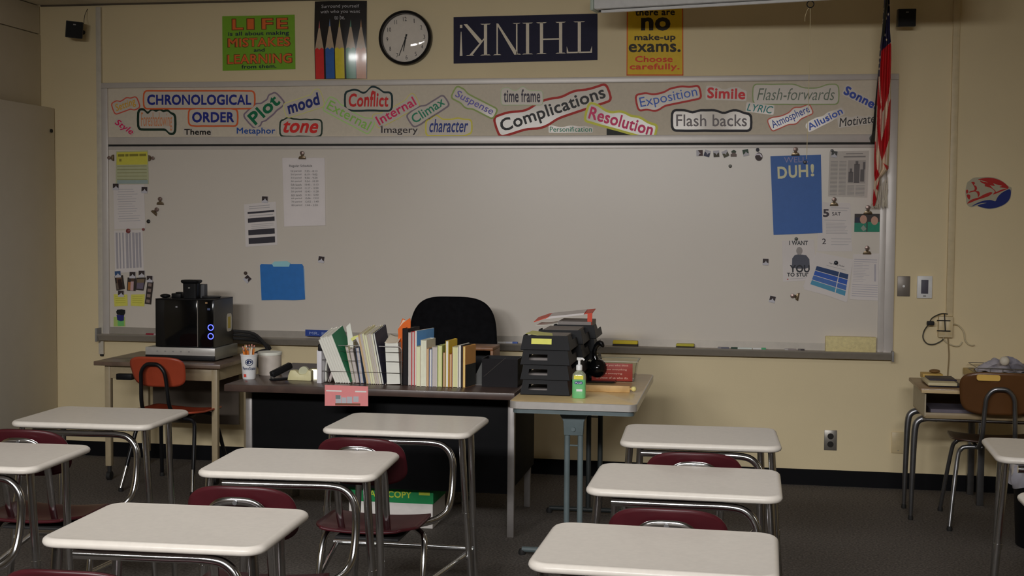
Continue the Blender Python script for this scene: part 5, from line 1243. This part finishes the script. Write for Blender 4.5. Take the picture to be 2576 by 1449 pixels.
# ------------------------------------------------------------------ computer table
CZ = .718
pA, pB, pC = PZ(238, 908, CZ), PZ(552, 918, CZ), PZ(378, 881, CZ)
cx0, cx1, cy0, cy1 = pA.x, pB.x, pB.y+.01, -.16
ct = thing('computer_table', 'wood grain computer table with beige steel legs at the left', 'table', ((cx0+cx1)/2, -.7, 0))
MB().box(cx0, cx1, cy0, cy1, CZ-.025, CZ).build('table_top', mat('table_brown', (78, 64, 54), .35, second=(92, 76, 64), nscale=10, sfac=(.4, .6), coat=.2), ct, bevel=.003)
MB().box(cx0+.05, cx1-.04, cy0+.05, cy0+.075, CZ-.105, CZ-.025).build('apron', beige_m, ct, bevel=.003)
MB().box(cx0+.05, cx1-.04, cy1-.075, cy1-.05, CZ-.105, CZ-.025).build('apron', beige_m, ct, bevel=.003)
for xx in (cx0+.065, cx1-.055):
    MB().box(xx-.012, xx+.012, cy0+.075, cy1-.075, CZ-.105, CZ-.025).build('side_apron', beige_m, ct, bevel=.003)
    for yy in (cy0+.062, cy1-.062):
        o = MB().box(xx-.018, xx+.018, yy-.018, yy+.018, .085, CZ-.025).build('leg', beige_m, ct, bevel=.004)
        MB().cyl((xx, yy, .05), (xx, yy, .085), .012).build('caster_stem', rubber_m, o); MB().cyl((xx-.012, yy, .026), (xx+.012, yy, .026), .026).build('caster', rubber_m, o, smooth=True)
MB().box(cx0+.12, cx1-.1, cy1-.09, cy1-.076, .28, CZ-.105).build('modesty_panel', mat('panel_taupe', (62, 54, 46), .6), ct)
p = PY(309, 949, -.78); o = MB().box(p.x-.05, p.x+.05, -.77, -.60, p.z-.018, p.z+.018).build('cable_box', black_m, None, p, bevel=.005); tag(o, 'black box mounted below the front of the computer table', 'box')
MB().tube([(p.x+.02, -.7, p.z+.016), (p.x+.02, -.7, CZ-.03)], .012, 8).build('mount', black_m, o)
# silver video player
va, vb = PZ(380, 903, CZ), PZ(547, 909, CZ)
vx0, vx1, vy0, vy1, vh = va.x, vb.x, -.66, -.30, .080
vp = thing('video_player', 'silver video player under the computer tower', 'video player', ((vx0+vx1)/2, -.7, CZ)); silver = mat('player_silver', (150, 148, 144), .35, metal=.3)
MB().box(vx0, vx1, vy0+.006, vy1, CZ+.008, CZ+vh).build('case', mat('player_grey', (112, 112, 106), .4, metal=.3), vp, bevel=.003)
MB().box(vx0-.002, vx1+.002, vy0, vy0+.01, CZ+.034, CZ+vh+.001).build('front_fascia', silver, vp, bevel=.002)
MB().box(vx0-.001, vx1+.001, vy0-.001, vy0+.01, CZ+.008, CZ+.033).build('lower_strip', black_m, vp, bevel=.001)
for k in range(5): MB().box(vx0+.07+.05*k, vx0+.08+.05*k, vy0-.002, vy0+.001, CZ+.054, CZ+.060).build('button', gray_m, vp)
for xx in (vx0+.03, vx1-.03):
    for yy in (vy0+.04, vy1-.04): MB().cyl((xx, yy, CZ), (xx, yy, CZ+.009), .014).build('foot', rubber_m, vp)
# computer tower
tz = CZ+vh+.002; TY = -.64
tx0, txm, tx1 = PY(392, 860, TY).x, PY(498, 860, TY).x, PY(538, 860, TY).x
tzt = PY(470, 754, TY).z
tw = thing('computer_tower', 'wide black computer case with two glowing blue rings', 'computer', ((tx0+tx1)/2, -.7, tz))
MB().box(tx0, tx1, TY+.01, TY+.30, tz, tzt).build('case', mat('tower_grey', (52, 51, 48), .45), tw, bevel=.004)
MB().box(tx0, txm-.002, TY-.005, TY+.012, tz, tzt).build('front_door', gloss_black, tw, bevel=.004)
MB().box(txm+.003, tx1, TY-.005, TY+.012, tz, tzt).build('front_bezel', gloss_black, tw, bevel=.004)
MB().box(txm-.002, txm+.003, TY-.006, TY+.012, tz+.004, tzt-.004).build('silver_trim', steel_m, tw)
MB().box(tx0, tx1, TY-.005, TY+.30, tzt-.001, tzt+.004).build('top_panel', black_m, tw, bevel=.002)
glow = mat('blue_glow', (70, 80, 255), .4, emit=4.0)
for py in (824, 846):
    c_ = PY(530, py, TY-.007); m = MB(); m.tube([c_+Vector((.0165*math.cos(a), 0, .0165*math.sin(a))) for a in [2*PI*k/28 for k in range(29)]], .0025, 8); m.build('blue_ring', glow, tw, smooth=True)
c_ = PY(525, 778, TY-.006); MB().box(c_.x-.009, c_.x+.009, TY-.0065, TY-.005, c_.z-.006, c_.z+.006).build('badge', ink(70, 80, 110), tw)
c_ = PY(519, 762, TY-.006); MB().box(c_.x-.007, c_.x+.007, TY-.0065, TY-.005, c_.z-.004, c_.z+.004).build('badge', ink(150, 120, 84), tw)
c_ = PY(444, 772, TY-.006); MB().box(c_.x-.006, c_.x+.006, TY-.0065, TY-.005, c_.z-.004, c_.z+.004).build('badge', ink(130, 130, 134), tw)
m = MB(); Ls = [Vector((tx1+.0006, TY+.235+.042*a, tz+.135+.055*b_)) for a, b_ in rrect(2.0, 2.0, .5, 4)]; m.add(Ls, [tuple(range(len(Ls)))]); m.build('side_sticker', ink(176, 172, 160), tw)
m = MB(); m.box(tx1+.0008, tx1+.0012, TY+.215, TY+.255, tz+.10, tz+.17); m.build('sticker_print', ink(168, 150, 60), tw)
# little devices on top
zt = tzt+.0045
c_ = PY(482, 752, -.55); cx = c_.x
t = thing('desktop_camera', 'black flared camera standing on top of the computer tower', 'camera', (cx, -.55, zt))
MB().loops([[Vector((v.x+cx, v.y-.55, v.z+zt)) for v in L] for L in slab_top(.095, .07, .015, [(.004, 0), (.003, .088), (-.006, .093), (-.010, .098), (-.010, .106), (-.004, .110), (.01, .110)])]).build('body', black_m, t, smooth=True)
MB().box(cx-.006, cx+.006, -.587, -.582, zt+.060, zt+.067).build('indicator', gray_m, t)
c_ = PY(507, 742, -.50); o = MB().box(c_.x-.026, c_.x+.022, -.51, -.46, zt, zt+.082).build('grey_box', ink(72, 72, 74), None, (c_.x, -.49, zt), bevel=.003); tag(o, 'small grey box standing behind the desktop camera', 'box')
c_ = PY(416, 750, -.58); o = MB().ball((c_.x, -.58, zt+.013), .032, .028, .013, 18).build('computer_mouse', black_m, None, (c_.x, -.58, zt), smooth=True); tag(o, 'dark rounded gadget at the left end of the computer tower top', 'gadget')
c_ = PY(446, 750, -.56); m = MB(); m.box(c_.x-.03, c_.x+.03, -.58, -.52, zt, zt+.028); m.box(c_.x-.008, c_.x+.026, -.57, -.53, zt+.028, zt+.036); o = m.build('black_gadget', black_m, None, (c_.x, -.55, zt), bevel=.004); tag(o, 'black boxy gadget between the mouse shape and the camera', 'gadget')
c_ = PY(532, 749, -.50); o = MB().lathe([(.05, 0), (.056, .004), (.058, .010), (.05, .014), (.001, .015)], (c_.x, -.50, zt), 28).build('black_disc', mat('disc_dark', (44, 44, 46), .3), None, (c_.x, -.50, zt), smooth=True); tag(o, 'flat dark disc at the right end of the computer tower top', 'gadget')
for k in range(3):
    o = MB().tube([(tx1-.03, TY+.305, tz+.075-.022*k), (tx1+.05, TY+.33, tz+.070-.022*k), (tx1+.13, TY+.36+.02*k, tz+.045-.02*k), (tx1+.19, TY+.39+.02*k, CZ+.030+.006*k), (cx1+.015, -.28+.03*k, CZ+.012), (cx1+.045, -.24+.03*k, CZ-.10)], .010, 8, smooth=4).build('power_cable', rubber_m, None, (tx1+.05, TY+.33, tz), smooth=True)
    tag(o, ['uppermost', 'middle', 'lowest'][k]+' black cable hanging from the back of the computer tower', 'cable')

# ------------------------------------------------------------------ orange chair
orm = mat('chair_orange', (136, 55, 34), .4, noise=.08, nscale=10)
def school_chair(x, y, a, sw, zb, hb, m, legm_, label, legtip=None, seat_m=None, wide=.42, arch_w=.235, ah=.050):
    t = thing('school_chair', label, 'chair', (x, y, 0), None, a); L = dict(local=True)
    def back(u, v):
        X = (u-.5)*2; Y = (v-.5)*2; k = (abs(X)**4+abs(Y)**4)**.25 if (X or Y) else 1; f = max(abs(X), abs(Y))/k if k else 1; X *= f; Y *= f
        return (X*sw/2*(1-.06*Y*-1), -.215-.025*(1-X*X)-.03*Y, zb+Y*hb/2)
    MB().grid(back, 20, 16).build('backrest', m, t, smooth=True, solid=.010, **L)
    def seat(u, v):
        X = (u-.5)*2; Y = (v-.5)*2; k = (abs(X)**5+abs(Y)**5)**.2 if (X or Y) else 1; f = max(abs(X), abs(Y))/k if k else 1; X *= f; Y *= f
        return (X*wide/2, .02+Y*.20, .44+.012*X*X-.03*max(0, Y-.5)**2*2-.012*(1-X*X)*(1-Y*Y)+.02*max(0, -Y-.4))
    MB().grid(seat, 18, 18).build('seat', seat_m or m, t, smooth=True, solid=.010, **L)
    w = sw*arch_w
    MB().tube([(-w*1.25, .02, .418), (-w*1.2, -.16, .42), (-w*1.1, -.25, .50), (-w, -.272, zb+ah-.105), (-w*.9, -.282, zb+ah-.045), (-w*.5, -.287, zb+ah-.007), (0, -.288, zb+ah), (w*.5, -.287, zb+ah-.007), (w*.9, -.282, zb+ah-.045), (w, -.272, zb+ah-.105), (w*1.1, -.25, .50), (w*1.2, -.16, .42), (w*1.25, .02, .418)], .0115, 10, smooth=4).build('back_frame', legm_, t, smooth=True, **L)
    for s in (-1, 1):
        for yy, y2 in ((-.12, -.25), (.12, .22)):
            o = MB().tube([(s*.06, yy, .415), (s*.13, yy, .415), (s*.165, yy, .40), (s*.185, yy+(y2-yy)*.2, .34), (s*.225, y2, .02)], .0115, 10, smooth=4).build('leg', legm_, t, smooth=True, **L)
            if legtip and yy < 0: MB().tube([(s*.2095, yy+(y2-yy)*.70, .14), (s*.225, y2, .02)], .0125, 10).build('chrome_sleeve', legtip, o, smooth=True, **L)
            MB().lathe([(.014, 0), (.015, .01), (.012, .024)], (s*.225, y2, 0), 12).build('glide', rubber_m, o, smooth=True, **L)
    return t
school_chair(-3.215, -.78, math.radians(-4), .335, .695, .175, orm, mat('chair_black_tube', (20, 20, 22), .35, metal=.3), 'orange plastic school chair pulled up to the computer table', chrome_m)

# ------------------------------------------------------------------ old school desk, brown chair, side table
sdp = PZ(2318, 975, .72)
X0, X1, Y0, Y1 = .955, 1.555, -.93, -.45
od = thing('school_desk', 'old open-front school desk with a wood grain top by the right wall', 'desk', (1.25, -.7, 0))
top_m = mat('old_desk_wood', (112, 88, 60), .4, second=(98, 76, 52), nscale=12, coat=.2)
MB().box(X0, X1, Y0, Y1, .695, .715).build('desk_top', top_m, od, bevel=.005)
MB().box(X0+.004, X1-.004, Y0-.003, Y0+.004, .690, .708).build('edge_strip', ink(158, 138, 104), od, bevel=.002)
bm_ = mat('book_box_tan', (120, 104, 78), .45)
MB().box(X0+.025, X0+.032, Y0+.03, Y1-.01, .565, .695).build('side_panel', mat('book_box_side', (134, 124, 104), .45), od)
MB().box(X1-.032, X1-.025, Y0+.03, Y1-.01, .565, .695).build('side_panel', mat('book_box_side', (134, 124, 104), .45), od)
MB().box(X0+.032, X1-.032, Y1-.02, Y1-.012, .565, .695).build('back_panel', bm_, od)
MB().box(X0+.025, X1-.025, Y0+.04, Y1-.012, .557, .565).build('book_box_floor', bm_, od)
MB().box(X0+.03, X1-.03, Y0+.03, Y0+.042, .555, .585).build('front_lip', bm_, od, bevel=.002)
MB().tube([(X0+.02, Y0+.06, .545), (X1-.02, Y0+.06, .545)], .010, 10).build('cross_tube', chrome_m, od, smooth=True)
for s, xx in ((-1, X0), (1, X1)):
    for yy, y2 in ((Y0+.10, Y0+.11), (Y1-.10, Y1-.09)):
        o = MB().tube([(xx-s*.10, yy, .545), (xx-s*.045, yy, .545), (xx-s*.005, yy, .53), (xx+s*.012, yy, .48), (xx+s*.018, yy, .30), (xx+s*.022, y2, .02)], [.0175, .0175, .0175, .0175, .015, .011], 12, smooth=4).build('leg', dullmetal_m, od, smooth=True)
        MB().lathe([(.013, 0), (.014, .01), (.011, .024)], (xx+s*.022, y2, 0), 12).build('glide', rubber_m, o, smooth=True)
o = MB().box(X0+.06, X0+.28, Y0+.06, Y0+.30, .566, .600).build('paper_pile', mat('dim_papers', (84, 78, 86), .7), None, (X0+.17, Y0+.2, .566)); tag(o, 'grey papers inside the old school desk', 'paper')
zd = .7155
def flat(name, px0, px1, y0, y1, z0, z1, m, label, cat, bev=.001):
    xa, xb = PY(px0, 955, (y0+y1)/2).x, PY(px1, 955, (y0+y1)/2).x
    o = MB().box(xa, xb, y0, y1, z0, z1).build(name, m, None, ((xa+xb)/2, (y0+y1)/2, z0), bevel=bev); return tag(o, label, cat, None)
flat('binder', 2328, 2412, -.86, -.55, zd, zd+.008, ink(34, 34, 46), 'dark folder on the old school desk under the white book', 'folder')
flat('book', 2326, 2398, -.88, -.62, zd+.0085, zd+.024, ink(164, 154, 124), 'white edged book lying on the dark folder', 'book', .002)
flat('slate', 2332, 2400, -.78, -.6, zd+.0245, zd+.030, ink(40, 36, 50), 'dark cover lying on the white edged book', 'folder')
flat('paper_sheet', 2318, 2368, -.58, -.47, zd+.009, zd+.035, ink(160, 132, 70), 'yellow papers at the back of the old school desk', 'paper')
c_ = PY(2351, 938, -.52); o = MB().ball((c_.x, -.52, zd+.046), .03, .022, .011, 14).build('pencil_case', ink(96, 72, 44), None, (c_.x, -.52, zd+.035), smooth=True); tag(o, 'small brown lump on the yellow papers', 'object')
bc_m = mat('chair_brown', (78, 50, 26), .35, noise=.12, nscale=6, coat=.15)
bc = school_chair(1.335, -.80, math.radians(-3), .375, .710, .222, bc_m, dullmetal_m, 'brown moulded school chair with a yellow tag at the old school desk', None, mat('chair_brown_seat', (46, 30, 22), .4), .42, .19, .030)
tg = PY(2495, 951, -1.081)
P = [Vector((tg.x+a_, -1.081, tg.z+b_)) for a_, b_ in rrect(.112, .030, .011, 6)]
MB().loops([P, [v+Vector((0, .022, 0)) for v in P]]).build('yellow_tag', ink(176, 142, 70), bc)
# low table along the wall with a basket of clothes
st = thing('side_table', 'yellowish table along the right wall behind the brown chair', 'table', (1.75, -.25, 0)); stm = mat('side_table_yellow', (150, 130, 78), .5)
MB().box(1.31, 2.3, -.42, -.04, .70, .735).build('table_top', stm, st, bevel=.003)
for xx, yy in ((1.36, -.38), (2.25, -.38), (1.36, -.08), (2.25, -.08)): MB().box(xx-.018, xx+.018, yy-.018, yy+.018, 0, .70).build('leg', dullmetal_m, st, bevel=.003)
zs = .7355
bk = thing('wire_basket', 'shallow wire basket holding grey clothes on the side table', 'basket', (1.5, -.25, zs))
for z_ in (zs+.004, zs+.035): MB().tube([(1.33, -.40, z_), (1.66, -.40, z_), (1.66, -.10, z_), (1.33, -.10, z_), (1.33, -.40, z_)], .0025, 6).build('rail', dullmetal_m, bk)
for k in range(6): MB().tube([(1.33+.066*k, -.40, zs+.004), (1.33+.066*k, -.40, zs+.035)], .002, 6).build('post', dullmetal_m, bk)
def heap(u, v):
    a = 2*PI*u; r = v; n = .5+.5*math.sin(7*u*2*PI+3*v)*.5+.3*math.sin(13*u*PI*2)
    return (1.49+.155*r*math.cos(a), -.25+.13*r*math.sin(a), zs+.008+.058*(1-r**3)*(0.8+.25*math.sin(5*a+6*r))*(1+.15*math.cos(3*a)) + .016*math.sin(9*a+4*r)*(r > .05)*(1-r*.5))
hm = MB().grid(heap, 64, 16).build('clothes_pile', mat('clothes_grey', (140, 136, 142), .9, second=(98, 96, 106), nscale=12, sfac=(.4, .6)), None, (1.49, -.25, zs), smooth=True); tag(hm, 'crumpled grey clothes heaped in the wire basket', 'clothes')
c_ = PY(2527, 908, -.36); o = MB().ball((c_.x, -.36, c_.z), .026, n=24).build('ball', ink(176, 170, 158), None, (c_.x, -.36, c_.z), smooth=True); tag(o, 'white ball resting on the grey clothes', 'ball')
c_ = PY(2560, 938, -.42); o = MB().box(c_.x-.04, c_.x+.14, -.45, -.425, .735-.10, .735-.012).build('yellow_sign', ink(166, 142, 62), None, (c_.x, -.44, .70)); tag(o, 'yellow card with dark marks hanging from the side table edge', 'card')
MB().box(c_.x+.0, c_.x+.10, -.4506, -.45, .695, .705).build('dark_mark', ink(50, 44, 34), o)
o = MB().box(c_.x-.03, c_.x+.2, -.40, -.2, zs, zs+.012).build('binder', ink(50, 48, 54), None, (c_.x, -.3, zs), bevel=.002); tag(o, 'dark folder lying on the side table at the right picture edge', 'folder')

# ------------------------------------------------------------------ waste bin with bag
p = PZ(2556, 1371, 0)
bx, by = p.x+.128, p.y
wb2 = thing('waste_bin', 'black waste bin lined with a clear bag at the right edge', 'waste bin', (bx, by, 0))
MB().lathe([(.125, 0), (.13, .006), (.150, .40), (.158, .405), (.158, .415), (.148, .413), (.128, .012), (.001, .012)], (bx, by, 0), 36, cap=False).build('bin', black_m, wb2, smooth=True)
bagm = mat('bag_plastic', (150, 148, 156), .25, noise=.1, nscale=20, trans=.35)
def bag(u, v):
    a = 2*PI*u; w_ = .008*math.sin(9*a+5*v)+.006*math.sin(17*a-7*v)
    if v < .6: t_ = v/.6; r = .166+.006*math.sin(PI*t_)+w_; z_ = .30+.135*t_+.012*math.sin(5*a)*(1-t_)
    else: t_ = (v-.6)/.4; r = .166-.02*t_+w_*(1+t_); z_ = .435+.055*math.sin(PI*t_*.6)+.02*math.sin(6*a)*t_
    return (bx+r*math.cos(a), by+r*math.sin(a), z_)
MB().grid(bag, 72, 18).build('bag', bagm, wb2, smooth=True)
